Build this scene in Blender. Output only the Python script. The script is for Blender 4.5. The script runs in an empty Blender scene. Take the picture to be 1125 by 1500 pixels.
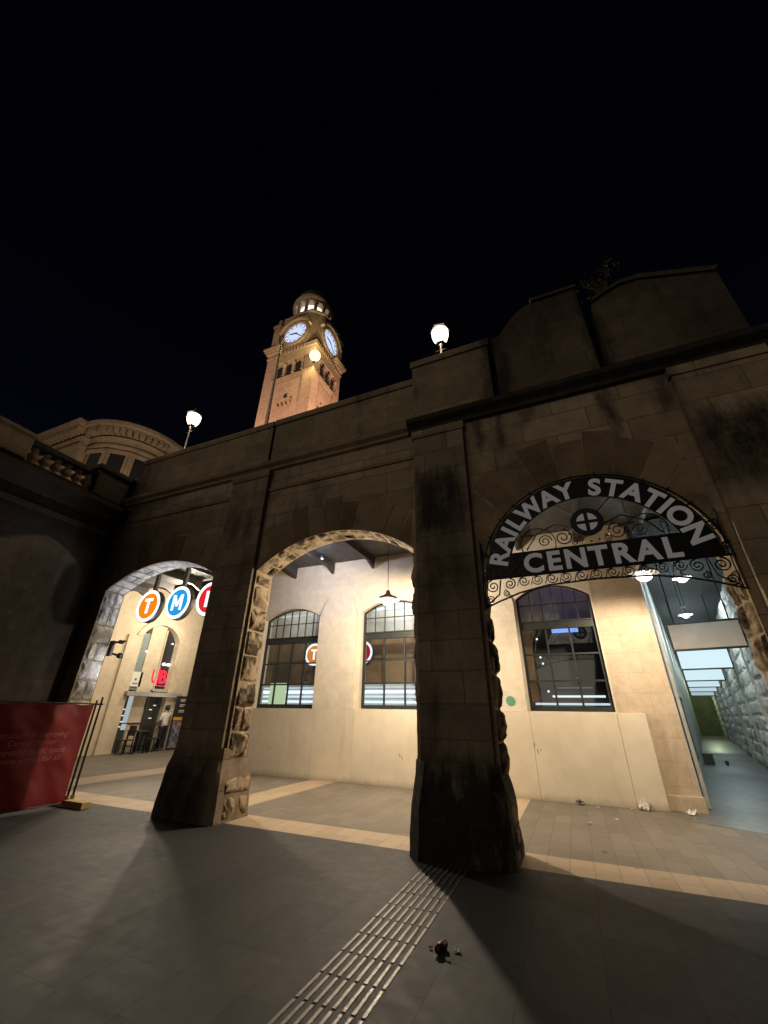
import bpy, bmesh, math, random
from mathutils import Vector, Matrix, noise
from mathutils.geometry import tessellate_polygon
R = math.radians
sc = bpy.context.scene
COL = sc.collection
rng = random.Random(7)

# ------------------------------------------------------------------ materials
class NT:
    def __init__(s, name):
        s.m = bpy.data.materials.new(name); s.m.use_nodes = True
        s.t = s.m.node_tree; s.t.nodes.clear()
        s.out = s.n('ShaderNodeOutputMaterial')
    def n(s, typ, ins=None, **props):
        nd = s.t.nodes.new(typ)
        for k, v in props.items(): setattr(nd, k, v)
        for k, v in (ins or {}).items():
            if isinstance(v, bpy.types.NodeSocket): s.t.links.new(v, nd.inputs[k])
            else: nd.inputs[k].default_value = v
        return nd
    def math(s, op, a, b=0.0, c=0.0):
        nd = s.n('ShaderNodeMath', {0: a, 1: b, 2: c}, operation=op); return nd.outputs[0]
    def mix(s, f, a, b, mode='MIX'):
        nd = s.n('ShaderNodeMix', data_type='RGBA', blend_type=mode)
        for i, v in ((0, f), (6, a), (7, b)):
            if isinstance(v, bpy.types.NodeSocket): s.t.links.new(v, nd.inputs[i])
            else: nd.inputs[i].default_value = v if i == 0 else (*v[:3], 1)
        return nd.outputs[2]
    def ramp(s, f, stops):
        nd = s.n('ShaderNodeValToRGB', {0: f}); cr = nd.color_ramp
        while len(cr.elements) < len(stops): cr.elements.new(0.5)
        for e, (p, c) in zip(cr.elements, stops):
            e.position = p; e.color = (*c, 1) if isinstance(c, tuple) else (c, c, c, 1)
        return nd.outputs[0]
    def smooth(s, v, a, b, lo=0.0, hi=1.0):
        nd = s.n('ShaderNodeMapRange', {0: v, 1: a, 2: b, 3: lo, 4: hi}, interpolation_type='SMOOTHSTEP'); return nd.outputs[0]
    def noise(s, vec, scale, detail=6, rough=0.6, dist=0.0):
        nd = s.n('ShaderNodeTexNoise', {'Vector': vec, 'Scale': scale, 'Detail': detail, 'Roughness': rough, 'Distortion': dist}); return nd.outputs[0]
    def pos(s): return s.n('ShaderNodeNewGeometry').outputs['Position']
    def sep(s, v):
        nd = s.n('ShaderNodeSeparateXYZ', {0: v}); return nd.outputs[0], nd.outputs[1], nd.outputs[2]
    def comb(s, x, y, z=0.0): return s.n('ShaderNodeCombineXYZ', {0: x, 1: y, 2: z}).outputs[0]
    def vmul(s, v, k): return s.n('ShaderNodeVectorMath', {0: v, 1: k}, operation='MULTIPLY').outputs[0]
    def surf(s, col, rough=0.8, metal=0.0, height=None, bstr=0.3, bdist=0.02, spec=0.5, **extra):
        ins = {'Base Color': col if isinstance(col, bpy.types.NodeSocket) else (*col, 1), 'Roughness': rough, 'Metallic': metal, 'Specular IOR Level': spec}
        ins.update(extra)
        p = s.n('ShaderNodeBsdfPrincipled', ins)
        if height is not None:
            b = s.n('ShaderNodeBump', {'Height': height, 'Strength': bstr, 'Distance': bdist})
            s.t.links.new(b.outputs[0], p.inputs['Normal'])
        s.t.links.new(p.outputs[0], s.out.inputs[0]); return s.m

def plain(name, col, rough=0.6, metal=0.0, var=0.25, scale=6.0, bump=0.0, spec=0.5):
    g = NT(name); p = g.pos()
    n = g.noise(p, scale, 8, 0.65)
    c = g.mix(g.ramp(n, [(0.3, 0.0), (0.7, 1.0)]), tuple(x * (1 - var) for x in col), tuple(min(1, x * (1 + var * .6)) for x in col))
    rr = g.smooth(g.noise(p, scale * 2.3, 5), 0.3, 0.7, max(0.02, rough - .12), min(1, rough + .12))
    return g.surf(c, rr, metal, n if bump else None, bump, 0.01, spec)

def emit(name, col, strength):
    g = NT(name)
    e = g.n('ShaderNodeEmission', {0: (*col, 1), 1: strength})
    g.t.links.new(e.outputs[0], g.out.inputs[0]); return g.m

def stone(name, c1, c2, plane='xz', bw=0.95, bh=0.42, mortar=0.007, stains=(), grime=0.55, bump=0.35, mcol=0.55, streak=0.7, fine=1.0):
    g = NT(name); p = g.pos(); x, y, z = g.sep(p)
    u, v = {'xz': (x, z), 'yz': (y, z), 'xy': (x, y), 'yx': (y, x)}[plane]
    uv = g.comb(u, v)
    wob = g.noise(p, 5.0, 3)
    br = g.n('ShaderNodeTexBrick', {'Vector': g.n('ShaderNodeVectorMath', {0: uv, 1: g.vmul(g.comb(wob, wob), (.012, .012, 0))}, operation='ADD').outputs[0],
             'Color1': (0.2, .2, .2, 1), 'Color2': (1, 1, 1, 1), 'Mortar': (0.5, .5, .5, 1), 'Scale': 1.0, 'Mortar Size': mortar, 'Mortar Smooth': 0.25, 'Bias': 0.0, 'Brick Width': bw, 'Row Height': bh}, offset=0.5)
    bcol = br.outputs[0]; fac = br.outputs[1]
    big = g.noise(p, 0.9, 7, 0.6, 0.3); med = g.noise(p, 4.5, 8, 0.65); fin = g.noise(p, 38.0 * fine, 8, 0.7)
    c = g.mix(bcol, c1, c2)
    c = g.mix(g.smooth(med, .3, .75, 0, .55), c, tuple(k * .68 for k in c1))
    c = g.mix(g.math('MULTIPLY', g.smooth(fin, .35, .75), .35), c, tuple(min(1, k * 1.25) for k in c2))
    # soot and water streaks running down the stone
    sv = g.vmul(p, (2.6, 2.6, .28))
    st = g.noise(sv, 1.0, 8, 0.6, 0.6)
    soot = g.math('MULTIPLY', g.math('MULTIPLY', g.smooth(st, .5, .74), g.smooth(big, .4, .62)), streak)
    dark = tuple(k * .18 for k in c1)
    c = g.mix(soot, c, dark)
    c = g.mix(g.smooth(big, .42, .75, 0, grime * .6), c, tuple(k * .42 for k in c1))
    if stains:
        wx = g.smooth(g.noise(g.vmul(p, (3, 3, 1.2)), 1.0, 9, .7), 0, 1, -.26, .26)
        wz = g.smooth(g.noise(g.vmul(p, (4, 4, .8)), 1.3, 9, .7), 0, 1, -.34, .34)
        uu = g.math('ADD', u, wx); vv = g.math('ADD', v, wz); tot = None
        for (a0, a1, b0, b1, k, e) in stains:
            e = e * 1.7
            mm = g.math('MULTIPLY', g.smooth(uu, a0 - e, a0 + e), g.smooth(uu, a1 + e, a1 - e))
            mm = g.math('MULTIPLY', mm, g.math('MULTIPLY', g.smooth(vv, b0 - e * 2, b0 + e), g.smooth(vv, b1 + e, b1 - e)))
            mm = g.math('MULTIPLY', mm, k)
            tot = mm if tot is None else g.math('MAXIMUM', tot, mm)
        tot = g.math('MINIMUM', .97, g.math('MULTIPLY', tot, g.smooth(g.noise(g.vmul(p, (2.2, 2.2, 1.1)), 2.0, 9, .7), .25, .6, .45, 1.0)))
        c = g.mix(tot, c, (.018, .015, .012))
    c = g.mix(g.math('MULTIPLY', fac, 1 - mcol), c, tuple(k * .35 for k in c1))
    h = g.math('SUBTRACT', g.math('ADD', g.math('MULTIPLY', med, .5), g.math('MULTIPLY', fin, .25)), g.math('MULTIPLY', fac, .9))
    return g.surf(c, g.smooth(med, .2, .8, .78, .98), 0, h, bump, .02, .25)

def rock(name, c1, c2, dark, amount=.6):
    g = NT(name); p = g.pos()
    a = g.noise(p, 6.5, 10, .68, .6); b = g.noise(p, 2.4, 6, .6, .8); f = g.noise(p, 45, 8, .7)
    c = g.mix(g.smooth(a, .3, .7), c1, c2)
    c = g.mix(g.math('MULTIPLY', g.smooth(b, .45, .6), amount), c, dark)
    c = g.mix(g.smooth(f, .45, .8, 0, .35), c, tuple(k * .5 for k in c1))
    return g.surf(c, .95, 0, g.math('ADD', a, g.math('MULTIPLY', f, .3)), .45, .02, .15)

def voussoir_mat(name, c1, c2):
    g = NT(name); p = g.pos()
    r = g.n('ShaderNodeNewGeometry').outputs['Random Per Island']
    med = g.noise(p, 4.5, 8, .65); fin = g.noise(p, 38, 8, .7); big = g.noise(p, 1.1, 7, .6, .3)
    c = g.mix(r, c1, c2); c = g.mix(g.smooth(med, .3, .75, 0, .5), c, tuple(k * .65 for k in c1))
    c = g.mix(g.smooth(big, .45, .7, 0, .6), c, tuple(k * .35 for k in c1))
    c = g.mix(g.smooth(fin, .4, .75, 0, .3), c, tuple(k * 1.2 for k in c2))
    return g.surf(c, .9, 0, g.math('ADD', med, g.math('MULTIPLY', fin, .3)), .3, .02, .2)

def glass(name, tint=(.9, .95, .95), refl=.06):
    g = NT(name)
    t = g.n('ShaderNodeBsdfTransparent', {0: (*tint, 1)}); gl = g.n('ShaderNodeBsdfGlossy', {0: (1, 1, 1, 1), 1: .03})
    lw = g.n('ShaderNodeLayerWeight', {0: .35})
    f = g.math('ADD', g.math('MULTIPLY', lw.outputs[0], .35), refl)
    mx = g.n('ShaderNodeMixShader', {0: f}); g.t.links.new(t.outputs[0], mx.inputs[1]); g.t.links.new(gl.outputs[0], mx.inputs[2])
    g.t.links.new(mx.outputs[0], g.out.inputs[0]); return g.m

# ------------------------------------------------------------------ mesh tools
ROOT = {}
class MB:
    def __init__(s): s.bm = bmesh.new()
    def face(s, pts):
        return s.bm.faces.new([s.bm.verts.new(p) for p in pts])
    def box(s, x0, x1, y0, y1, z0, z1, bev=0.0, mat=None):
        vs = [s.bm.verts.new(Vector(p)) for p in ((x0, y0, z0), (x1, y0, z0), (x1, y1, z0), (x0, y1, z0), (x0, y0, z1), (x1, y0, z1), (x1, y1, z1), (x0, y1, z1))]
        fs = [s.bm.faces.new([vs[i] for i in f]) for f in ((3, 2, 1, 0), (4, 5, 6, 7), (0, 1, 5, 4), (1, 2, 6, 5), (2, 3, 7, 6), (3, 0, 4, 7))]
        if bev:
            es = {e for f in fs for e in f.edges}
            r = bmesh.ops.bevel(s.bm, geom=list(es), offset=bev, segments=2, affect='EDGES', profile=.6)
            vs = list({v for f in r['faces'] for v in f.verts} | {v for v in vs if v.is_valid})
        if mat is not None:
            for v in vs:
                if v.is_valid: v.co = mat @ v.co
        return s
    def prism(s, loops, mp, d0, d1):
        """polygon (first loop outer, others holes) in 2D, pushed from depth d0 to d1; mp(u,v,d)->xyz"""
        tris = tessellate_polygon([[Vector((u, v, 0)) for u, v in l] for l in loops])
        flat = [p for l in loops for p in l]
        A = [s.bm.verts.new(mp(u, v, d0)) for u, v in flat]; B = [s.bm.verts.new(mp(u, v, d1)) for u, v in flat]
        for t in tris:
            try: s.bm.faces.new([A[i] for i in t]); s.bm.faces.new([B[i] for i in reversed(t)])
            except ValueError: pass
        k = 0
        for l in loops:
            n = len(l)
            for i in range(n):
                j = (i + 1) % n
                try: s.bm.faces.new([A[k + i], A[k + j], B[k + j], B[k + i]])
                except ValueError: pass
            k += n
        return s
    def tube(s, pts, r, seg=6, cap=True, close=False):
        pts = [Vector(p) for p in pts]; rings = []; n = len(pts); up = None
        for i, p in enumerate(pts):
            t = (pts[min(i + 1, n - 1)] - pts[max(i - 1, 0)])
            if t.length < 1e-9: t = Vector((0, 0, 1))
            t.normalize()
            if up is None:
                up = t.orthogonal().normalized()
            else:
                up = (up - t * up.dot(t))
                up = up.normalized() if up.length > 1e-6 else t.orthogonal().normalized()
            w = t.cross(up); rr = r[i] if isinstance(r, (list, tuple)) else r
            rings.append([s.bm.verts.new(p + (up * math.cos(2 * math.pi * k / seg) + w * math.sin(2 * math.pi * k / seg)) * rr) for k in range(seg)])
        for a, b in zip(rings, rings[1:]):
            for k in range(seg): s.bm.faces.new([a[k], a[(k + 1) % seg], b[(k + 1) % seg], b[k]])
        if cap and n > 1:
            s.bm.faces.new(list(reversed(rings[0]))); s.bm.faces.new(rings[-1])
        return s
    def lathe(s, prof, c, seg=24, a0=0.0, a1=2 * math.pi):
        full = abs(a1 - a0 - 2 * math.pi) < 1e-6; m = seg if full else seg + 1
        rings = []
        for r, z in prof:
            rings.append([s.bm.verts.new((c[0] + r * math.cos(a0 + (a1 - a0) * k / seg), c[1] + r * math.sin(a0 + (a1 - a0) * k / seg), c[2] + z)) for k in range(m)])
        for a, b in zip(rings, rings[1:]):
            for k in range(seg):
                j = (k + 1) % m
                s.bm.faces.new([a[k], a[j], b[j], b[k]])
        return s
    def sphere(s, c, r, sx=1, sy=1, sz=1, sub=2):
        M = Matrix.Translation(c) @ Matrix.Diagonal((sx, sy, sz, 1))
        bmesh.ops.create_icosphere(s.bm, subdivisions=sub, radius=r, matrix=M); return s
    def rockpatch(s, o, u, v, n, bulge, seed, nu=13, nv=10, thick=0.0):
        """rock-faced block: broken facets inside a narrow tooled margin"""
        o, u, v, n = Vector(o), Vector(u), Vector(v), Vector(n); g = []
        r = random.Random(seed * 131.7 + o.x * 17 + o.z * 5 + o.y * 3)
        pl = [(r.uniform(.75, 1.35), r.uniform(-1.5, 1.5), r.uniform(-1.5, 1.5)) for _ in range(6)]
        mg = r.uniform(.018, .035)
        for j in range(nv + 1):
            row = []
            for i in range(nu + 1):
                a, b = i / nu, j / nv
                if 0 < i < nu: a += r.uniform(-.3, .3) / nu
                if 0 < j < nv: b += r.uniform(-.3, .3) / nv
                e = min(min(a, 1 - a) * u.length, min(b, 1 - b) * v.length)
                P = o + u * a + v * b
                q = min(c + p * (a - .5) + t * (b - .5) for c, p, t in pl)
                q = min(q, e / (.05 + .05 * abs(noise.noise(P * 5))) * .8) + noise.noise(P * 17) * .16 + noise.noise(P * 37) * .08
                h = bulge * max(q, -.05) if e > mg else (0.004 if e > 1e-6 else -.008)
                row.append(s.bm.verts.new(P + n * h))
            g.append(row)
        for j in range(nv):
            for i in range(nu):
                A, B, C_, D = g[j][i], g[j][i + 1], g[j + 1][i + 1], g[j + 1][i]
                if r.random() < .5: s.bm.faces.new([A, B, C_]); s.bm.faces.new([A, C_, D])
                else: s.bm.faces.new([A, B, D]); s.bm.faces.new([B, C_, D])
        return s
    def text(s, txt, size, mp, extrude=.012, bold=.012, align='CENTER', shear=0.0):
        cu = bpy.data.curves.new('t', 'FONT'); cu.body = txt; cu.size = size; cu.extrude = extrude; cu.offset = bold * size; cu.align_x = align; cu.shear = shear; cu.resolution_u = 4
        ob = bpy.data.objects.new('t', cu); COL.objects.link(ob)
        dg = bpy.context.evaluated_depsgraph_get(); me = bpy.data.meshes.new_from_object(ob.evaluated_get(dg))
        n0 = len(s.bm.verts); s.bm.from_mesh(me); s.bm.verts.ensure_lookup_table()
        for v in s.bm.verts[n0:]: v.co = mp(v.co.x, v.co.y, v.co.z)
        bpy.data.objects.remove(ob); bpy.data.curves.remove(cu); bpy.data.meshes.remove(me)
        return s
    def noisy(s, amp, scale=5.0):
        for v in s.bm.verts:
            v.co += Vector(noise.noise_vector(v.co * scale)) * amp
        return s
    def build(s, name, mat, parent=None, label=None, smooth=False, weld=False, kind=None):
        bm = s.bm
        if weld: bmesh.ops.remove_doubles(bm, verts=bm.verts, dist=1e-4)
        bmesh.ops.recalc_face_normals(bm, faces=bm.faces)
        L = Vector((0, 0, 0)); q = parent
        if parent is not None:
            L = ROOT[parent.name]
            bmesh.ops.translate(bm, verts=bm.verts, vec=-L)
        me = bpy.data.meshes.new(name); bm.to_mesh(me); bm.free()
        if smooth:
            for p in me.polygons: p.use_smooth = True
        me.materials.append(mat)
        ob = bpy.data.objects.new(name, me); COL.objects.link(ob)
        if parent is not None: ob.parent = parent
        ROOT[ob.name] = L
        if label: ob['label'] = label
        if kind: ob['kind'] = kind
        return ob

def thing(name, label, cat, loc=(0, 0, 0), group=None):
    o = bpy.data.objects.new(name, None); o.empty_display_size = .2; COL.objects.link(o)
    o.location = loc; o['label'] = label; o['category'] = cat
    if group: o['group'] = group
    ROOT[o.name] = Vector(loc); return o
def tag(o, label, cat, group=None):
    o['label'] = label; o['category'] = cat
    if group: o['group'] = group
    return o
def struct(o): o['kind'] = 'structure'; return o
def copy_tree(o, loc=None, label=None, parent=None):
    c = o.copy(); COL.objects.link(c)
    if parent is not None: c.parent = parent
    for ch in list(o.children): copy_tree(ch, parent=c)
    if loc is not None: c.location = loc
    if label: c['label'] = label
    return c
def lamp(kind, name, loc, energy, col, radius=.1, rot=None, spot=None, blend=.5, parent=None):
    l = bpy.data.lights.new(name, kind); l.energy = energy; l.color = col
    if kind in ('POINT', 'SPOT'): l.shadow_soft_size = radius
    if kind == 'SPOT': l.spot_size = R(spot); l.spot_blend = blend
    o = bpy.data.objects.new(name, l); COL.objects.link(o); o.location = loc
    if rot: o.rotation_euler = rot
    if parent is not None:
        o.parent = parent; o.location = Vector(loc) - ROOT[parent.name]
    return o
XZ = lambda u, v, d: (u, d, v)      # profile in the facade plane, depth along Y
YZ = lambda u, v, d: (d, u, v)
def arc(cx, cz, r, a0, a1, n): return [(cx + r * math.cos(R(a0 + (a1 - a0) * i / n)), cz + r * math.sin(R(a0 + (a1 - a0) * i / n))) for i in range(n + 1)]
def seg_arch(x0, x1, zs, rise, n=18):
    """points of a segmental arch from (x0,zs) over to (x1,zs)"""
    w = (x1 - x0) / 2; r = (w * w + rise * rise) / (2 * rise); c = zs + rise - r; a = math.degrees(math.asin(w / r))
    return arc((x0 + x1) / 2, c, r, 90 + a, 90 - a, n), ((x0 + x1) / 2, c, r, a)

# ------------------------------------------------------------------ palette
SAND1, SAND2 = (.25, .188, .118), (.47, .362, .238)
M = {}
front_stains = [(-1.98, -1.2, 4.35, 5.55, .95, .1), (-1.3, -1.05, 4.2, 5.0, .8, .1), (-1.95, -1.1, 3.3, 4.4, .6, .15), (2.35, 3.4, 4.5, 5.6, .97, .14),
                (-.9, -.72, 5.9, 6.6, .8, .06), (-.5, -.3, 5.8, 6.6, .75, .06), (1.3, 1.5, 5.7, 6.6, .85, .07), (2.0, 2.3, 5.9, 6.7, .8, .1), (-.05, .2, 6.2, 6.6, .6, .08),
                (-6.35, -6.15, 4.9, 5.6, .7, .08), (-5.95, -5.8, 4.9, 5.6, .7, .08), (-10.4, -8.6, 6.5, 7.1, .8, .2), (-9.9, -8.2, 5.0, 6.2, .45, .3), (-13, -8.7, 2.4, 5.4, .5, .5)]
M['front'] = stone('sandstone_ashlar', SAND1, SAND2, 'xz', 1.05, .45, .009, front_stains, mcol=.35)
M['para'] = stone('parapet_sandstone', (.22, .165, .10), (.36, .275, .175), 'xz', 1.3, .47, .008, [(-.55, -.05, 6.8, 8.6, .85, .08), (1.38, 1.62, 6.9, 9.2, .92, .08), (1.2, 4.4, 7.6, 9.8, .8, .4), (-.6, 1.3, 8.0, 9.8, .65, .4), (2.4, 4.4, 6.7, 9.2, .75, .5), (-11, -9.6, 6.6, 8.3, .7, .3)])  # broad right-hand patches paint the dimness up there into the colour
M['paradim'] = stone('painted_dim_parapet_sandstone', (.10, .076, .048), (.19, .145, .095), 'xz', 1.3, .47, .008, [(-.6, -.02, 6.8, 8.9, .85, .08), (1.34, 1.66, 6.9, 9.3, .92, .08), (-.5, 4.4, 8.4, 9.8, .7, .3), (2.6, 4.4, 6.7, 9.2, .7, .5)])  # darker copy of the parapet stone, dimness of the upper right painted in
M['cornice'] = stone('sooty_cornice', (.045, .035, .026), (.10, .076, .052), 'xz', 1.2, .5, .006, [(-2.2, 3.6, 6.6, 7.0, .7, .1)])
M['trim'] = stone('string_course_stone', (.22, .155, .09), (.36, .26, .15), 'xz', 1.1, .5, .006)
M['pier'] = stone('pier_stone', (.19, .145, .095), (.36, .28, .19), 'xz', .9, .43, .009, front_stains + [(-2.4, -.8, -.4, 1.0, 1.4, .2), (-6.9, -5.6, -.4, .9, .9, .2)], grime=1.0, bump=.7)
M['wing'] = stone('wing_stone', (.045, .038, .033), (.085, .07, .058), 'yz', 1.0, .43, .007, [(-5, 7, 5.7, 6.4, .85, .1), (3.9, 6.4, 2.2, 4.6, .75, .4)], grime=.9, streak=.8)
M['wingtrim'] = stone('balustrade_stone', (.30, .22, .14), (.42, .32, .2), 'yz', 1.6, .6, .005, grime=.3)
M['vous'] = voussoir_mat('voussoir_stone', (.20, .14, .08), (.38, .275, .165))
M['rock'] = rock('rock_faced_stone', (.27, .20, .12), (.46, .37, .25), (.045, .034, .022), .95)
M['rockpale'] = rock('rock_faced_pale_stone', (.48, .46, .42), (.70, .68, .62), (.16, .15, .14), .6)
M['cream'] = stone('painted_cream_stone', (.68, .60, .47), (.73, .65, .52), 'xz', .9, .43, .004, grime=.18, bump=.15, mcol=.86, streak=.12)
M['creamside'] = stone('painted_cream_stone_side', (.58, .48, .34), (.64, .54, .39), 'yz', 1.1, .43, .003, grime=.25, bump=.12, mcol=.85, streak=.2)
M['quoin'] = stone('bare_corner_stone', (.50, .39, .275), (.58, .47, .345), 'xz', .62, .41, .004, grime=.3, bump=.25, mcol=.6, streak=.2)
g = NT('hoarding_board'); p = g.pos(); x, y, z = g.sep(p)
hn = g.noise(p, 1.6, 6, .6); hf = g.noise(p, 9, 8, .7)
hc = g.mix(g.smooth(hn, .3, .7), (.72, .64, .50), (.64, .56, .43))
hc = g.mix(g.math('MULTIPLY', g.smooth(hf, .62, .76), .4), hc, (.2, .16, .11))
hs = g.noise(g.vmul(p, (3, 3, .35)), 1.5, 8, .65)
hc = g.mix(g.math('MULTIPLY', g.smooth(hs, .52, .75), .2), hc, (.36, .29, .2))
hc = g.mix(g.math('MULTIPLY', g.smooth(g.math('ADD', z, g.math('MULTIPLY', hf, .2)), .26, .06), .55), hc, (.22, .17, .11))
M['board'] = g.surf(hc, .55, 0, hf, .06, .01, .4)
M['ceil'] = plain('dark_ceiling_boards', (.06, .058, .055), .7, 0, .3, 3)
M['beam'] = plain('ceiling_beam_paint', (.035, .034, .034), .6, 0, .3, 3)
g = NT('grey_letters_added_glow'); g.surf((.8, .78, .79), .5, **{'Emission Color': (.9, .88, .9, 1), 'Emission Strength': .05}); M['letter'] = g.m  # weak emission added so the letters come out brighter
M['black'] = plain('black_iron', (.012, .012, .013), .45, .3, .3, 20)
M['blackpaint'] = plain('black_sign_board', (.006, .006, .008), .5, 0, .4, 8, 0, .3)
M['frame'] = plain('green_black_window_paint', (.022, .027, .024), .42, 0, .3, 9)
M['grey'] = plain('grey_letter_enamel', (.80, .78, .79), .5, 0, .15, 10)
M['glass'] = glass('window_glass')
M['shopglass'] = glass('shopfront_glass', (.62, .72, .7), .05)
M['steel'] = plain('grey_steel', (.18, .18, .18), .4, .6, .2, 12)
M['steeldark'] = plain('dark_grey_steel', (.07, .07, .075), .45, .4, .2, 12)
M['shade'] = plain('lamp_shade_enamel', (.55, .52, .47), .5, 0, .1, 8)
M['white'] = plain('white_enamel', (.75, .74, .70), .4, 0, .08, 8)

# paving ----------------------------------------------------------
def paving(name, c1, c2, rowdir, bw, bh, mortar, rough, wear=.5, off=(0, 0)):
    g = NT(name); p = g.pos(); x, y, z = g.sep(p)
    uv = g.comb(y, x) if rowdir == 'y' else g.comb(x, y)
    uv = g.n('ShaderNodeVectorMath', {0: uv, 1: (off[0], off[1], 0)}, operation='ADD').outputs[0]
    br = g.n('ShaderNodeTexBrick', {'Vector': uv, 'Color1': (0, 0, 0, 1), 'Color2': (1, 1, 1, 1), 'Mortar': (.5, .5, .5, 1), 'Scale': 1.0, 'Mortar Size': mortar, 'Mortar Smooth': .3, 'Brick Width': bw, 'Row Height': bh}, offset=.5)
    big = g.noise(p, 1.1, 7, .62, .4); med = g.noise(p, 7, 8, .65); fin = g.noise(p, 90, 6, .7)
    c = g.mix(br.outputs[0], c1, c2)
    c = g.mix(g.smooth(big, .38, .72, 0, wear * .5), c, tuple(k * .55 for k in c1))
    c = g.mix(g.smooth(med, .5, .8, 0, .25), c, tuple(k * 1.3 for k in c2))
    c = g.mix(g.smooth(fin, .4, .75, 0, .4), c, tuple(k * .55 for k in c1))
    spots = g.n('ShaderNodeTexVoronoi', {'Vector': p, 'Scale': 2.3}); d = spots.outputs[0]
    c = g.mix(g.smooth(g.math('ADD', d, g.math('MULTIPLY', med, .03)), .075, .05, 0, .7), c, tuple(k * .2 for k in c1))
    c = g.mix(g.smooth(g.noise(g.vmul(p, (.7, 2.4, 1)), 1.4, 9, .7, .8), .58, .7, 0, .45), c, tuple(k * .45 for k in c1))
    c = g.mix(g.math('MULTIPLY', br.outputs[1], .6), c, tuple(k * .25 for k in c1))
    h = g.math('SUBTRACT', g.math('MULTIPLY', fin, .2), br.outputs[1])
    return g.surf(c, g.smooth(med, .3, .7, rough - .05, rough + .05), 0, h, .25, .008, .3)
M['pave'] = paving('granite_pavers', (.030, .031, .034), (.052, .051, .053), 'y', .9, .53, .004, .66, .45, (.2, .1))
M['tile'] = paving('arcade_floor_tiles', (.15, .128, .102), (.195, .168, .135), 'y', .6, .265, .004, .6, .4, (0, .085))
M['band'] = paving('pale_sandstone_border', (.37, .28, .19), (.45, .35, .24), 'y', .8, .265, .004, .6, .3, (0, .085))
M['corrfloor'] = paving('corridor_floor_tiles', (.13, .135, .135), (.19, .20, .20), 'y', 2.2, .5, .004, .34, .4)

def sheet(name, x0, x1, y0, y1, z, mat):
    m = MB(); m.face([(x0, y0, z), (x1, y0, z), (x1, y1, z), (x0, y1, z)]); return struct(m.build(name, mat))
sheet('ground', -400, 400, -120, 500, -.02, plain('night_asphalt', (.045, .044, .043), .85, 0, .3, 3, .2))
sheet('pavement', -40, 30, -14, 6.15, 0, M['pave'])
sheet('kerb_band', -10.2, 4.2, 6.15, 6.77, 0, M['band'])
sheet('arcade_floor', -24, 4.3, 6.77, 11.2, 0, M['tile'])
sheet('hall_floor', -24, -9.6, 11.2, 24, 0, M['tile'])
for i, (a, b, y1) in enumerate(((-1.92, -1.15, 10.66), (-6.6, -5.86, 10.66), (-11.75, -10.75, 16))):
    sheet('floor_strip', a, b, 6.774, y1, .004, M['band'])

# ------------------------------------------------------------------ arcade front
F0, F1 = 6.08, 6.58
ARCH = [(-10.2, -6.62, 4.2, .52), (-5.5, -2.1, 4.16, .6)]
C3 = (.61, 3.36, 1.59)
af = thing('arcade_front', 'weathered sandstone arcade front with three arches and a stepped parapet along the pavement', 'arcade', (-4.0, F0, 0))
wall = MB()
a1, g1 = seg_arch(*ARCH[0]); a2, g2 = seg_arch(*ARCH[1]); a3 = arc(C3[0], C3[1], C3[2], 180, 0, 32)
poly = [(-13.2, 0), (-10.2, 0)] + a1 + [(-6.62, 0), (-5.5, 0)] + a2 + [(-2.1, 0), (-.98, 0)] + a3 + [(2.2, 0), (4.6, 0), (4.6, 6.62), (-13.2, 6.62)]
wall.prism([poly], XZ, F0, F1)
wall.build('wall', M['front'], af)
# voussoirs, each a wedge set 3 mm proud
def voussoirs(cx, cz, r0, r1, aa, ab, n, clip):
    m = MB(); st = (ab - aa) / n
    for i in range(n):
        p = [(r0, aa + st * i + .25), (r0, aa + st * (i + .5)), (r0, aa + st * (i + 1) - .25), (r1 + (.14 if i % 2 else 0), aa + st * (i + 1) - .2), (r1 + (.14 if i % 2 else 0), aa + st * i + .2)]
        pts = [(cx + r * math.cos(R(a)), cz + r * math.sin(R(a))) for r, a in p]
        if min(q[0] for q in pts) < clip[0] or max(q[0] for q in pts) > clip[1] or max(q[1] for q in pts) > clip[2]: 
            pts = [(min(max(q[0], clip[0]), clip[1]), min(q[1], clip[2])) for q in pts]
        m.prism([pts], XZ, F0 - .004 - .003 * (i % 3), F0 + .05)
    return m
voussoirs(C3[0], C3[1], 1.602, 2.32, 8, 172, 13, (-.97, 2.19, 5.98)).build('voussoirs', M['vous'], af)
voussoirs(g2[0], g2[1], g2[2] + .012, g2[2] + .62, 90 - g2[3] * .97, 90 + g2[3] * .97, 11, (-5.48, -2.12, 5.6)).build('voussoirs', M['vous'], af)
voussoirs(g1[0], g1[1], g1[2] + .012, g1[2] + .62, 90 - g1[3] * .97, 90 + g1[3] * .97, 11, (-10.1, -6.64, 5.6)).build('voussoirs', M['vous'], af)

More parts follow.
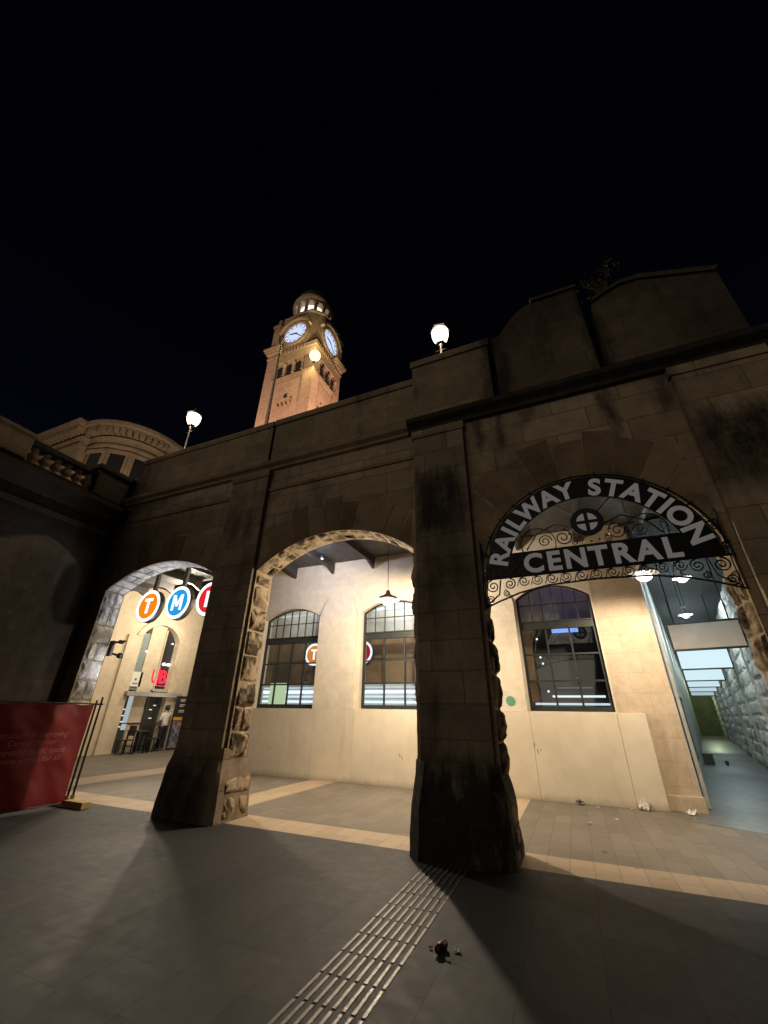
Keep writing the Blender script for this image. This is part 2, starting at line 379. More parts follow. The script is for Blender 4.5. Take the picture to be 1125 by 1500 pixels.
# piers: dressed front, plinth with sloping top, rock-faced cheeks
def jamb(m, X, sgn, ztop, seed, z0=.86, y0=F0 + .02, y1=F1 - .01, bulge=.075):
    r = random.Random(seed); z = z0
    while z < ztop - .05:
        h = min(r.choice((.40, .43, .46)), ztop - z)
        if ztop - z - h < .12: h = ztop - z
        cuts = [y0, y1] if r.random() < .55 else [y0, y0 + (y1 - y0) * r.uniform(.4, .62), y1]
        for a, b in zip(cuts, cuts[1:]):
            m.rockpatch((X, a + .002, z + .002), (0, b - a - .004, 0), (0, 0, h - .004), (sgn, 0, 0), bulge * r.uniform(.7, 1.25), seed + z * 3 + a)
        z += h
def soffit(m, c, a0, a1, n, seed, bulge=.032):
    r = random.Random(seed)
    for i in range(n):
        b0, b1 = a0 + (a1 - a0) * i / n, a0 + (a1 - a0) * (i + 1) / n
        P = lambda a, y: Vector((c[0] + c[2] * math.cos(R(a)), y, c[1] + c[2] * math.sin(R(a))))
        cuts = [F0 + .01, F1 - .01] if i % 2 else [F0 + .01, F0 + .27, F1 - .01]
        mid = (b0 + b1) / 2; nn = Vector((-math.cos(R(mid)), 0, -math.sin(R(mid))))
        for ya, yb in zip(cuts, cuts[1:]):
            o = P(b0, ya); m.rockpatch(o, P(b1, ya) - o, (0, yb - ya, 0), nn, bulge * r.uniform(.5, 1.2), seed + i, 8, 8)
def plinth(m, x0, x1, y0, y1, grow, zt0, zt1, bev):
    def ring(g_, z):
        c = bev
        X0, X1, Y0, Y1 = x0 - g_, x1 + g_, y0 - g_, y1 + g_
        return [(X0 + c, Y0, z), (X1 - c, Y0, z), (X1, Y0 + c, z), (X1, Y1, z), (X0, Y1, z), (X0, Y0 + c, z)]
    rings = [[m.bm.verts.new(p) for p in ring(g_, z)] for g_, z in ((grow + .02, 0), (grow, .3), (grow * .9, zt0), (grow * .62, zt0 + (zt1 - zt0) * .35), (grow * .25, zt0 + (zt1 - zt0) * .7), (0.01, zt1))]
    for a, b in zip(rings, rings[1:]):
        for k in range(6): m.bm.faces.new([a[k], a[(k + 1) % 6], b[(k + 1) % 6], b[k]])
    m.bm.faces.new(rings[-1])
    bmesh.ops.subdivide_edges(m.bm, edges=[e for e in m.bm.edges], cuts=3, use_grid_fill=True)
    for v in m.bm.verts: v.co += Vector(noise.noise_vector(v.co * 4)) * .018 if v.co.z > .01 else Vector((0, 0, 0))
PIERS = [(-6.62, -5.5, -6.58, -5.54, 5.98, 4.12, 4.1, .09), (-2.1, -.98, -2.02, -1.04, 5.97, 4.1, 3.3, .075), (2.2, 3.6, 2.3, 3.5, 5.97, 3.3, None, .11)]
for i, (x0, x1, p0, p1, yf, zl, zr, gr) in enumerate(PIERS):
    m = MB(); m.box(p0, p1, yf, F0 + .02, .8, 6.56, .012)
    m.box(p0 - .03, p1 + .03, yf - .03, F0 + .03, 6.4, 6.57, .01)
    pr = m.build('pier', M['pier'] if i < 2 else M['front'], af)
    m = MB(); plinth(m, x0, x1, yf if i != 1 else 5.90, F1 + .03, gr, .54, 1.02, .05 if i != 1 else .16)
    m.build('plinth', M['pier'], pr, smooth=False)
    m = MB(); jamb(m, x0, -1, zl, 11 + i); m.build('rock_facing', M['rock'], pr)
    if zr: m = MB(); jamb(m, x1, 1, zr, 31 + i); m.build('rock_facing', M['rock'], pr)
    for sx, X in ((1, x1 + gr * .97), (-1, x0 - gr * .97)):
        m = MB()
        m.rockpatch((X - sx * .012, F0 - .02, .345), (0, .62, 0), (0, 0, .24), (sx, 0, 0), .045, 5 + i, 16, 8)
        ys = F0 + random.Random(i).uniform(.2, .36)
        m.rockpatch((X, F0 - .02, .01), (0, ys - F0 + .02, 0), (0, 0, .33), (sx, 0, 0), .05, 9 + i, 10, 10); m.rockpatch((X, ys + .004, .01), (0, F0 + .6 - ys, 0), (0, 0, .33), (sx, 0, 0), .05, 15 + i, 10, 10)
        m.build('plinth_facing', M['rock'], pr)
m = MB(); soffit(m, (g1[0], g1[1], g1[2]), 90 + g1[3], 90 - g1[3], 15, 3); m.build('arch_soffit', M['rockpale'], af)  # paler stone than the other arches, the signs' glow put into its colour
m = MB(); soffit(m, (g2[0], g2[1], g2[2]), 90 + g2[3], 90 - g2[3], 15, 8); m.build('arch_soffit', M['rock'], af)
m = MB(); soffit(m, C3, 178, 2, 18, 12); m.build('arch_soffit', M['rock'], af)
m = MB(); jamb(m, -10.2, 1, 4.2, 77, z0=.0); m.build('arch_jamb', M['rockpale'], af)  # pale colour carries the signs' glow here too
# string course, cornice, parapet
def moulding(m, prof, x0, x1, yb):
    """profile (out, z) swept along X, closed against the wall plane yb"""
    for a, b in zip(prof, prof[1:]):
        m.face([(x0, yb - a[0], a[1]), (x1, yb - a[0], a[1]), (x1, yb - b[0], b[1]), (x0, yb - b[0], b[1])])
    for x in (x0, x1): m.face([(x, yb - o, z) for o, z in prof] + [(x, yb, prof[-1][1]), (x, yb, prof[0][1])])
m = MB(); moulding(m, [(0, 6.02), (.03, 6.03), (.03, 6.1), (0, 6.12)], -13.2, -2.05, F0)
moulding(m, [(0, 6.57), (.06, 6.6), (.07, 6.66), (.14, 6.72), (.15, 6.8), (.02, 6.86), (0, 6.86)], -13.2, -2.14, F0); m.build('string_course', M['trim'], af)
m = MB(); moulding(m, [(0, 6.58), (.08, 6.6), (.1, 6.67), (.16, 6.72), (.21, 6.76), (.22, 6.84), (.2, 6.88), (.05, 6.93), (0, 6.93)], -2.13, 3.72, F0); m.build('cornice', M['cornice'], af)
m = MB(); m.box(-13.2, -10.3, F0 + .02, F1 + .1, 6.86, 7.55, .01); m.box(-10.3, -5.72, F0 - .02, F1 + .1, 6.86, 7.93, .012); m.box(-10.36, -5.70, F0 - .05, F1 + .13, 7.93, 8.1, .02)
m.box(-5.66, -2.03, F0 - .0, F1 + .1, 6.86, 7.95, .012); m.box(-5.68, -2.03, F0 - .04, F1 + .13, 7.95, 8.12, .02); m.build('parapet', M['para'], af)
m = MB(); m.box(-2.0, -.38, F0 - .13, F1 + .2, 6.935, 8.30, .015); m.box(-2.04, -.34, F0 - .17, F1 + .24, 8.30, 8.47, .02); m.build('parapet_block', M['para'], af)
# the block whose top ramps up in a curve, and its taller neighbour
ramp = [(-.28, 6.935), (1.42, 6.935), (1.42, 9.18), (.62, 9.2)] + [(.62 - .72 * t, 9.2 - .62 * (t ** 2.0)) for t in (.2, .4, .6, .8, 1.0)] + [(-.28, 8.5)]
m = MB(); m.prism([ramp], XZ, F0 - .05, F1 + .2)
m.prism([[(.6, 9.205), (1.44, 9.185), (1.44, 9.27), (.58, 9.29)]], XZ, F0 - .1, F1 + .25); m.build('parapet_block', M['paradim'], af)
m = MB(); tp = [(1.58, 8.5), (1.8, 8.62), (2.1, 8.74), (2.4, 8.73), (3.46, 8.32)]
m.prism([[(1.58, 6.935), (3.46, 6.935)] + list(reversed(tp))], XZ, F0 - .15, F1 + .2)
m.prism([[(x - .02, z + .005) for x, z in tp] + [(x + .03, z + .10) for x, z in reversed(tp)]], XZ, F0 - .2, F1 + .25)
m.build('parapet_block', M['paradim'], af)
# ceiling of the arcade with its beams
m = MB(); m.box(-24, 4.6, F1 + .12, 10.68, 5.97, 6.05); m.build('ceiling_boards', M['ceil'], af)
for k in range(-9, 9):
    bx = -6.47 + 1.45 * k
    if -23 < bx < 4.4:
        m = MB(); m.box(bx - .05, bx + .05, F1 + .0, 10.66, 5.74, 5.967, .006); m.prism([[(10.66, 5.6), (10.66, 5.738), (10.3, 5.738)]], YZ, bx - .045, bx + .045); m.build('beam', M['beam'], af)

# shrub rooted in the parapet
sh = thing('shrub', 'small wild shrub sprouting on top of the parapet between two big stone blocks', 'shrub', (1.95, 6.2, 9.0))
r = random.Random(4); m = MB(); st = MB()
for k in range(9):
    a = r.uniform(0, 6.28); e = Vector((1.95 + .34 * math.cos(a) * r.random() - .02, 6.2 + .2 * math.sin(a), 9.0 + r.uniform(.22, .5)))
    st.tube([(1.95, 6.2, 8.98), ((1.95 + e.x) / 2 + r.uniform(-.05, .05), 6.2, (9 + e.z) / 2), e], [.012, .008, .004], 5)
    for j in range(36):
        c = e + Vector((r.gauss(0, .10), r.gauss(0, .09), r.gauss(0, .09))); u = Vector((r.gauss(0, 1), r.gauss(0, 1), r.gauss(0, 1))).normalized(); v = u.orthogonal().normalized()
        m.face([c - u * .05, c + v * .024, c + u * .05, c - v * .024])
m.build('leaves', plain('dry_leaf', (.26, .22, .07), .7, 0, .4, 12), sh); st.build('stem', plain('twig', (.08, .055, .03), .8), sh)
# ------------------------------------------------------------------ wing on the left
wg = thing('side_wing', 'dark sandstone side wing with a balustrade on top, meeting the arcade at a right angle', 'building', (-10.2, 3, 0))
m = MB(); aw, gw = seg_arch(.9, 4.18, 3.0, .95)
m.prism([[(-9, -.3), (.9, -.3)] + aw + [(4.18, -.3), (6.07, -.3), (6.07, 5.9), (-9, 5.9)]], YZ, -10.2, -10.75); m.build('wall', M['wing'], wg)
def mouldY(m, prof, y0, y1, xb):
    for a, b in zip(prof, prof[1:]):
        m.face([(xb + a[0], y0, a[1]), (xb + a[0], y1, a[1]), (xb + b[0], y1, b[1]), (xb + b[0], y0, b[1])])
    for y in (y0, y1): m.face([(xb + o, y, z) for o, z in prof] + [(xb, y, prof[-1][1]), (xb, y, prof[0][1])])
m = MB(); mouldY(m, [(0, 5.4), (.04, 5.42), (.05, 5.52), (0, 5.55)], -9, 6.05, -10.2); mouldY(m, [(0, 5.8), (.08, 5.84), (.12, 5.95), (.24, 6.02), (.3, 6.1), (.3, 6.22), (.1, 6.3), (0, 6.3)], -9, 5.92, -10.2)
m.build('cornice', M['cornice'], wg)
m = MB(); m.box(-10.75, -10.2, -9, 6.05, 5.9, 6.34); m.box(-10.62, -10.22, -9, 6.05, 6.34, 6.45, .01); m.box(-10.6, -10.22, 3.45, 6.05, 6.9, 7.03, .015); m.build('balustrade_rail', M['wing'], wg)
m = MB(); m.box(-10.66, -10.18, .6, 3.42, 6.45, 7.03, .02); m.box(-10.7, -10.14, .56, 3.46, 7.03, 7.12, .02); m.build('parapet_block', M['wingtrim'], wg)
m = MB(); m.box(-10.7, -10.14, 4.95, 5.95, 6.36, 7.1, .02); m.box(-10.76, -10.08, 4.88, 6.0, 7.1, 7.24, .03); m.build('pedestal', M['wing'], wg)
prof = [(.05, 0), (.085, .01), (.085, .05), (.05, .07), (.045, .1), (.085, .16), (.1, .21), (.085, .27), (.05, .34), (.045, .37), (.07, .39), (.075, .43), (.05, .45)]
for k in range(6):
    m = MB(); m.lathe([(q_ * 1.25, z_) for q_, z_ in prof], (-10.41, 3.6 + k * .25, 6.45), 14); m.build('baluster', M['wingtrim'], wg, smooth=True)

wg.location = Vector(wg.location) + Vector((-.45, .2, .24))

# ------------------------------------------------------------------ station building behind the arcade
W0 = 10.70
sb = thing('station_building', 'cream painted station wall with arched dark framed windows behind the arcade', 'building', (-4, W0, 0))
WIN = [(-8.95, -6.83, 4, 7), (-5.37, -3.4, 3, 6), (-.92, .83, 3, 6)]
WALLX = (-10.6, .86)
def win_outline(x0, x1, ins=0.0):
    a, gg = seg_arch(x0 + ins, x1 - ins, 4.27, .31 - ins * .3, 12)
    return [(x0 + ins, 1.66 + ins), ] + a + [(x1 - ins, 1.66 + ins)]
m = MB(); m.prism([[(WALLX[0], 0), (WALLX[1], 0), (WALLX[1], 6.6), (WALLX[0], 6.6)]] + [win_outline(a, b) for a, b, _, _ in WIN], XZ, W0, W0 + .38)
m.build('wall', M['cream'], sb)
for (px0, px1) in ((-6.78, -5.5), ):
    m = MB(); m.prism([[(px0, 1.66), (px1, 1.66), (px1, 4.22), (px0, 4.22)]], XZ, W0 - .10, W0 + .01)
    # chamfered head running back to the wall
    a = [(px0, W0 - .10, 4.22), (px1, W0 - .10, 4.22), (px1 - .2, W0 - .004, 4.82), (px0 + .2, W0 - .004, 4.82)]
    m.face(a); m.face([a[0], a[3], (px0, W0, 4.22)]); m.face([a[1], (px1, W0, 4.22), a[2]])
    m.build('pilaster', M['cream'], sb)
m = MB(); px0, px1 = -3.3, -.98
m.prism([[(px0, 1.66), (px1, 1.66), (px1, 4.22), (px0, 4.22)]], XZ, W0 - .05, W0 + .01); a = [(px0, W0 - .05, 4.22), (px1, W0 - .05, 4.22), (px1 - .2, W0 - .004, 4.7), (px0 + .2, W0 - .004, 4.7)]
m.face(a); m.face([a[0], a[3], (px0, W0, 4.22)]); m.face([a[1], (px1, W0, 4.22), a[2]]); m.build('pilaster', M['cream'], sb)
# bare stone corner
m = MB(); m.box(.862, 1.94, W0 - .004, W0 + .38, .25, 6.6); m.build('corner_pier', M['quoin'], sb)
m = MB(); m.box(1.36, 1.985, W0 - .05, W0 + .40, 0, .26, .012); m.build('plinth', M['quoin'], sb)
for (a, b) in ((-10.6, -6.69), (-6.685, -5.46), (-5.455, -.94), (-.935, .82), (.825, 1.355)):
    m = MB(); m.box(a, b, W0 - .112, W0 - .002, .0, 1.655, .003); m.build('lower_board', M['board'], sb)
m = MB(); m.box(WALLX[0] - .3, WALLX[0], W0, W0 + 8, 0, 6.6); m.build('side_wall', M['creamside'], sb)
def window(x0, x1, nc, nu, yw):
    o = win_outline(x0, x1); i_ = win_outline(x0, x1, .065)
    m = MB(); m.prism([o, i_], XZ, yw, yw + .07)
    m.box(x0 + .06, x1 - .06, yw - .02, yw + .06, 3.5, 3.69, .008); m.box(x0 + .06, x1 - .06, yw - .045, yw + .02, 3.66, 3.70, .006)
    f = m.build('window', M['frame'], sb)
    b = MB()
    zs0, zs1 = 1.72, 3.5
    for k in range(1, nc):
        x = x0 + .065 + (x1 - x0 - .13) * k / nc; b.box(x - .022, x + .022, yw + .005, yw + .05, zs0, zs1)
    for k in range(1, 3):
        z = zs0 + (zs1 - zs0) * k / 3; b.box(x0 + .06, x1 - .06, yw + .008, yw + .047, z - .02, z + .02)
    b.box(x0 + .06, x1 - .06, yw + .003, yw + .052, zs0 - .01, zs0 + .05)
    for k in range(1, nu):
        x = x0 + .065 + (x1 - x0 - .13) * k / nu; t = (x - (x0 + x1) / 2) / ((x1 - x0) / 2); b.box(x - .011, x + .011, yw + .012, yw + .045, 3.68, 4.27 + .29 * (1 - t * t) - .02)
    b.box(x0 + .06, x1 - .06, yw + .014, yw + .043, 4.10, 4.125)
    b.build('glazing_bars', M['frame'], f)
    q = MB(); q.prism([win_outline(x0, x1, .03)], XZ, yw + .03, yw + .034); q.build('pane', M['glass'], f)
window(*WIN[0], W0 + .16); window(*WIN[1], W0 + .16); window(*WIN[2], W0 + .10)
m = MB(); m.box(-5.45, -3.2, W0 - .10, W0 + .02, 1.657, 1.672, .003); m.build('sill', M['cream'], sb)
m = MB(); m.box(-.93, .84, W0 - .09, W0 + .1, 1.656, 1.672, .003); m.build('sill', M['cream'], sb)

# lit hall behind the windows
hl = thing('station_hall', 'lit station hall seen through the arched windows, brown panelled wall and white slatted counter', 'hall', (-4, 14, 0))
HY = 12.4
HZ = lambda z: 1.6 + (z - 1.6) * HY / 10.7         # height on the hall wall that shows at height z of the windows
m = MB(); m.box(-10.55, -2.6, HY, HY + .2, HZ(2.28), HZ(3.56)); bw_ = m.build('brown_wall', plain('brown_hall_panels', (.25, .15, .095), .5, 0, .35, 1.7), hl)
m = MB()
for k in range(11): m.box(-10.4 + k * .72, -10.36 + k * .72, HY - .015, HY, HZ(2.3), HZ(3.55))
m.box(-10.5, -2.6, HY - .02, HY, HZ(2.92), HZ(2.96)); m.build('wall_battens', plain('batten_brown', (.10, .06, .04), .5), bw_)
m = MB(); m.box(-2.6, 1.9, HY, HY + .2, 0, HZ(3.56)); m.build('dark_wall', plain('dark_hall_wall', (.035, .02, .022), .5, 0, .4, 2.5), hl)
m = MB(); m.box(-10.55, 1.9, HY, HY + .2, HZ(3.56), 6.5); m.build('upper_wall', plain('hall_upper_wall', (.62, .60, .60), .6, 0, .35, .9), hl)
m = MB(); m.box(-10.55, -2.6, HY, HY + .2, 0, HZ(2.28)); m.build('counter_front', plain('counter_white', (.62, .64, .68), .4, 0, .15, 3), hl)
m = MB(); m.box(-10.55, 1.9, 11.1, HY, 6.0, 6.1); m.build('ceiling', plain('hall_ceiling', (.35, .35, .36), .7), hl)
m = MB(); m.box(-10.55, 1.9, 11.1, HY, -.01, .004); m.build('floor', plain('hall_floor', (.2, .2, .2), .5), hl)
m = MB(); m.box(-2.66, -2.58, 11.1, HY, 0, 6.0); m.build('partition', plain('hall_partition', (.06, .045, .045), .6), hl)
m = MB(); m.box(1.5, 1.6, 11.1, HY, 0, 6.0); m.build('partition', plain('hall_partition_b', (.06, .045, .045), .6), hl)
for z, t_, e_ in ((1.74, .022, 1.0), (1.84, .03, 1.5), (1.97, .026, 1.15), (2.09, .038, 1.9), (2.2, .018, .9)):
    m = MB(); m.box(-10.5, -2.7, HY - .06, HY - .03, HZ(z - t_), HZ(z + t_)); m.build('light_slat', emit('white_light_slat_%d' % (z * 100), (.86, .94, 1), e_), hl)
m = MB(); m.box(-9.65, -8.98, HY - .12, HY - .09, HZ(1.72), HZ(2.33)); m.build('green_panel', emit('pale_green_lit_panel', (.70, .86, .52), .85), hl)
m = MB(); m.box(-9.65, -9.0, HY - .10, HY - .06, HZ(2.36), HZ(2.84)); m.build('dark_panel', M['steeldark'], hl)
for z, y in ((4.42, 12.2), (4.6, 11.9), (4.28, 12.33)):
    m = MB(); m.box(-5.9, -2.8, y - .04, y + .04, HZ(z), HZ(z) + .07); m.build('tube_light', emit('tube_%d' % (y * 10), (.9, .95, 1), 1.6), hl)
m = MB(); m.box(-9.6, -7.6, 12.3, 12.36, HZ(4.3), HZ(4.33)); m.build('tube_light', emit('tube_dim', (.9, .95, 1), .8), hl)
for i, (x0, x1, z, s_, h_) in enumerate(((-.9, .95, 1.80, 1.0, .05), (-.9, .98, 1.74, .5, .03), (-.45, .8, 1.955, 1.3, .05), (-.3, .55, 2.14, .12, .03))):
    m = MB(); m.box(x0, x1, HY - .1, HY - .05, HZ(z), HZ(z) + h_); m.build('light_strip', emit('hall_strip_%d' % i, (.78, .92, 1), s_), hl)
m = MB(); m.box(-.2, .48, HY - .1, HY - .05, HZ(3.37), HZ(3.49)); m.build('blue_screen', emit('blue_screen_light', (.24, .42, 1.0), 1.2), hl)
m = MB(); m.box(-1.35, -.76, 12.1, 12.2, 1.9, 3.9); m.build('brown_column', plain('brown_column', (.34, .18, .11), .5), hl)
for i, (x, z) in enumerate(((-.62, 3.24), (-.6, 2.82), (-.56, 2.68), (-.53, 2.08), (.25, 2.36))):
    m = MB(); m.sphere((x, HY - .12, HZ(z)), .028, sub=1); m.build('small_lamp', emit('hall_bulb_%d' % i, (1, .96, .9), 2), hl)
lamp('POINT', 'hall_light', (-8.6, 11.6, 4.7), 26, (1, .90, .80), .3)
lamp('POINT', 'hall_light', (-4.6, 11.6, 4.9), 60, (1, .92, .88), .3)
lamp('POINT', 'hall_light', (.2, 11.3, 5.7), 7, (.36, .30, 1), .3)
# two lit roundels hanging inside the hall
def roundel(name, label, letter, col, c, r, posts=None, yf=-1, hang_top=None, wring=3.0, cstr=1.0):
    t = thing(name, label, 'sign', c, 'round transport signs')
    def disc(r0, r1, y0, y1):
        q = MB(); n = 48
        o = [(c[0] + r1 * math.cos(2 * math.pi * k / n), c[2] + r1 * math.sin(2 * math.pi * k / n)) for k in range(n)]
        l = [o]
        if r0: l.append([(c[0] + r0 * math.cos(2 * math.pi * k / n), c[2] + r0 * math.sin(2 * math.pi * k / n)) for k in range(n)])
        q.prism(l, XZ, c[1] + y0, c[1] + y1); return q
    disc(0, r, -.06, .08).build('housing', M['steel'], t)
    disc(r * .785, r * .97, -.068, -.061).build('white_ring', emit('roundel_white', (.86, .93, 1.0), wring), t)
    disc(0, r * .78, -.066, -.061).build('colour_face', emit('roundel_' + name + letter, col, cstr), t)
    G_ = {'T': [[(-.36, .5), (.36, .5), (.36, .30), (.11, .30), (.11, -.5), (-.11, -.5), (-.11, .30), (-.36, .30)]],
          'L': [[(-.28, .5), (-.06, .5), (-.06, -.30), (.34, -.30), (.34, -.5), (-.28, -.5)]],
          'M': [[(-.44, -.5), (-.44, .5), (-.22, .5), (0, -.02), (.22, .5), (.44, .5), (.44, -.5), (.25, -.5), (.25, .16), (.07, -.27), (-.07, -.27), (-.25, .16), (-.25, -.5)]]}
    q = MB(); q.prism([[(c[0] + a * r * .92, c[2] + b * r * .92) for a, b in l_] for l_ in G_[letter]], XZ, c[1] - .078, c[1] - .067); q.build('letter', emit('roundel_letter', (.95, .97, 1), 1.3), t)
    if hang_top:
        q = MB(); q.box(c[0] - .055, c[0] + .055, c[1] - .02, c[1] + .05, c[2] + r - .02, hang_top); q.build('hanger', M['steel'], t)
    return t
OR, BL, RD = (1.0, .27, .008), (.02, .36, .82), (.80, .022, .03)
roundel('round_sign', 'orange round sign with white T seen behind the window glass', 'T', OR, (-7.86, 12.2, 3.33), .37, hang_top=6.0, wring=1.6, cstr=.85)
roundel('round_sign', 'red round sign half hidden behind the station wall, seen through a window', 'L', RD, (-6.02, 12.2, 3.33), .37, hang_top=6.0, wring=1.6, cstr=.6)
# and the three hung under the arcade
for L_, c_, x_, lb in (('T', OR, -9.69, 'lit orange round sign with a white T, first of three under the arch'), ('M', BL, -8.64, 'lit blue round sign with a white M hanging under the arch'), ('L', RD, -7.60, 'lit red round sign with a white L beside the stone pier')):
    roundel('round_sign', lb, L_, c_, (x_, 7.0, 3.97), .42, hang_top=5.97, wring=1.7, cstr=.95)
for x_ in (-9.4, -8.5, -7.6): lamp('SPOT', 'added_sign_glow', (x_, 6.88, 3.5), 34, (.76, .83, 1.0), .1, Vector((0, -.5, 1)).to_track_quat('-Z', 'Y').to_euler(), 120, .8)  # added spots without fixtures, throwing the signs' glow up the soffit
for z_ in (2.5, 3.8): lamp('SPOT', 'added_sign_glow', (-9.3, 6.92, z_), 46, (.78, .84, 1.0), .08, Vector((-1, -.33, 0)).to_track_quat('-Z', 'Y').to_euler(), 74, .9)  # two more added spots for the glow on the jamb

# ------------------------------------------------------------------ lamps in the arcade
def pendant(x, y, z, label, col, e, twin=False, tilt=None, cone=135):
    t = thing('pendant_lamp', label, 'lamp', (x, y, z), 'pendant lamps of the arcade')
    k_ = .66 if twin else .92
    m = MB(); m.lathe([(q_ * k_, z_ * k_) for q_, z_ in [(.02, .26), (.05, .25), (.07, .15), (.22, .08), (.29, .02), (.30, 0), (.285, .005), (.2, .07), (.06, .14)]], (x, y, z), 28); m.build('shade', M['shade'], t, smooth=True)
    m = MB(); 
    if twin: m.tube([(x - .05, y, z + .25), (x - .05, y, 5.97)], .01); m.tube([(x + .05, y, z + .25), (x + .05, y, 5.97)], .01)
    else: m.tube([(x, y, z + .25), (x, y, 5.97)], .009)
    m.lathe([(0, 0), (.06, -.01), (.07, -.05), (.0, -.05)], (x, y, 5.97), 14)
    m.build('cord', M['steeldark'], t)
    m = MB(); m.sphere((x, y, z - .04 * k_), .15 * k_, 1, 1, .75, 3); m.build('bulb', emit('bulb_%d' % (x * 100), tuple(.5 + .5 * q for q in col), 5), t, smooth=True)
    if tilt: lamp('SPOT', 'bulb_light', (x, y, z - .2), e, col, .07, Vector(tilt).to_track_quat('-Z', 'Y').to_euler(), cone, .5, parent=t)  # aimed cone added to steer the light; the shade itself hangs straight
    else: lamp('POINT', 'bulb_light', (x, y, z - .17), e, col, .06, parent=t)
    return t
WARM = (1.0, .82, .60); COOL = (.72, .9, 1.0)
pendant(-3.68, 8.7, 4.02, 'warm pendant lamp on a long cord in front of the middle arched window', WARM, 800)
pendant(1.68, 8.7, 4.05, 'warm pendant lamp glowing just under the ironwork of the arched sign', WARM, 520, tilt=(-.1, .5, -.86), cone=140)
pendant(-9.04, 8.7, 4.02, 'warm pendant lamp hidden behind the left stone pier', WARM, 420, tilt=(.5, -.45, -.8), cone=105)
pendant(2.85, 10.95, 4.5, 'cool white pendant lamp with twin cords just behind the arched sign', COOL, 50, True)
pendant(3.78, 15.4, 4.5, 'cool white pendant lamp above the blank hanging panel of the corridor', COOL, 50, True)
sp = thing('ceiling_spotlight', 'small white spotlight on the dark ceiling beam near the left window', 'spotlight', (-6.42, 9.85, 5.9))
m = MB(); m.lathe([(0, .07), (.07, .07), (.075, -.05), (.06, -.05), (.05, 0)], (-6.42, 9.85, 5.88), 18); m.build('housing', M['steeldark'], sp, smooth=True)
m = MB(); m.sphere((-6.42, 9.85, 5.845), .05, 1, 1, .6, 2); m.build('lens', emit('spot_lens', (.92, .95, 1), 6), sp)
lamp('SPOT', 'spot_light', (-6.3, 8.6, 5.6), 150, (.72, .76, 1.0), .08, (R(78), 0, 0), 150, .8)
lamp('SPOT', 'spot_light', (-1.9, 8.6, 5.6), 30, (.72, .76, 1.0), .08, (R(70), 0, 0), 140, .8)  # unseen extra spot without a fixture, put in for the upper wall
# ------------------------------------------------------------------ arched station sign
SY = 6.02
ns = thing('arched_sign', 'black arched iron sign reading railway station central with scrollwork in the right arch', 'sign', (C3[0], SY, 3.4))
cx_, cz_ = .62, 3.40
m = MB(); o = arc(cx_, cz_, 1.50, 177.5, 2.5, 48); i_ = arc(cx_, cz_, 1.175, 3.5, 176.5, 48)
m.prism([o + i_], XZ, SY, SY + .03); m.build('arch_board', M['blackpaint'], ns)
m = MB(); m.prism([[(-.88, 3.455), (2.12, 3.455), (2.10, 3.62), (1.98, 3.82), (-.76, 3.82), (-.87, 3.62)]], XZ, SY + .002, SY + .028); m.build('name_board', M['blackpaint'], ns)
m = MB()
def arc_word(word, a0, a1):
    ws = {'I': .42, 'W': 1.35, 'M': 1.2, 'O': 1.12, 'N': 1.05, 'L': .8, 'T': .88, 'S': .88, 'R': .95, 'A': 1.0, 'Y': .92}
    tot = sum(ws[c] for c in word); acc = 0
    for c in word:
        a = a0 + (a1 - a0) * (acc + ws[c] / 2) / tot; acc += ws[c]; th = R(a - 90); rb = 1.205
        def mp(x, y, z, a=R(a), th=th):
            rr = rb + y; return (cx_ + rr * math.cos(a) + x * math.cos(th), SY - .010 - z, cz_ + rr * math.sin(a) + x * math.sin(th))
        m.text(c, .375, mp, .006, .036)
arc_word('RAILWAY', 170.5, 92.0); m.build('lettering', M['letter'], ns)
m = MB(); arc_word('STATION', 85.0, 10.0); m.build('lettering', M['letter'], ns)
m = MB(); x = -.335
for c, w in zip('CENTRAL', (.30, .27, .32, .28, .30, .31, .25)):
    xc = x + w / 2; x += w * 1.0
    m.text(c, .395, lambda a, b, z, xc=xc: (xc + a, SY - .008 - z, 3.49 + b), .006, .036)
m.build('lettering', M['letter'], ns)
# emblem: four white quadrants round a dark cross, in a ring
m = MB()
for q in range(4):
    a0 = q * 90 + 12; m.prism([[(.648 + .028 * (1 if q in (0, 3) else -1), 4.165 + .028 * (1 if q < 2 else -1))] + arc(.648, 4.165, .142, q * 90 + 11, q * 90 + 79, 8)], XZ, SY - .006, SY + .012)
m.build('emblem', M['letter'], ns)
m = MB(); m.prism([arc(.648, 4.165, .225, 0, 354, 40), arc(.648, 4.165, .135, 0, 354, 40)], XZ, SY, SY + .02); m.box(.622, .674, SY + .003, SY + .018, 4.03, 4.30); m.box(.51, .786, SY + .004, SY + .017, 4.139, 4.191); m.build('emblem_ring', M['black'], ns)
def spiral(c, r0, r1, a0, turns, n=40): return [(c[0] + (r0 + (r1 - r0) * k / n) * math.cos(R(a0 + 360 * turns * k / n)), SY + .012, c[1] + (r0 + (r1 - r0) * k / n) * math.sin(R(a0 + 360 * turns * k / n))) for k in range(n + 1)]
m = MB()
m.tube([(x, SY + .01, z) for x, z in arc(cx_, cz_ - .02, 1.575, 179, 1, 64)], .016, 6); m.tube([(x, SY + .01, z) for x, z in arc(cx_, cz_, 1.515, 178, 2, 64)], .010, 6)
for a in range(8, 176, 12):
    m.tube([(cx_ + 1.5 * math.cos(R(a)), SY + .01, cz_ + 1.5 * math.sin(R(a))), (cx_ + 1.61 * math.cos(R(a)), SY + .01, cz_ + 1.61 * math.sin(R(a)))], .011, 6)
    m.sphere((cx_ + 1.545 * math.cos(R(a)), SY + .01, cz_ + 1.545 * math.sin(R(a))), .02, sub=1)
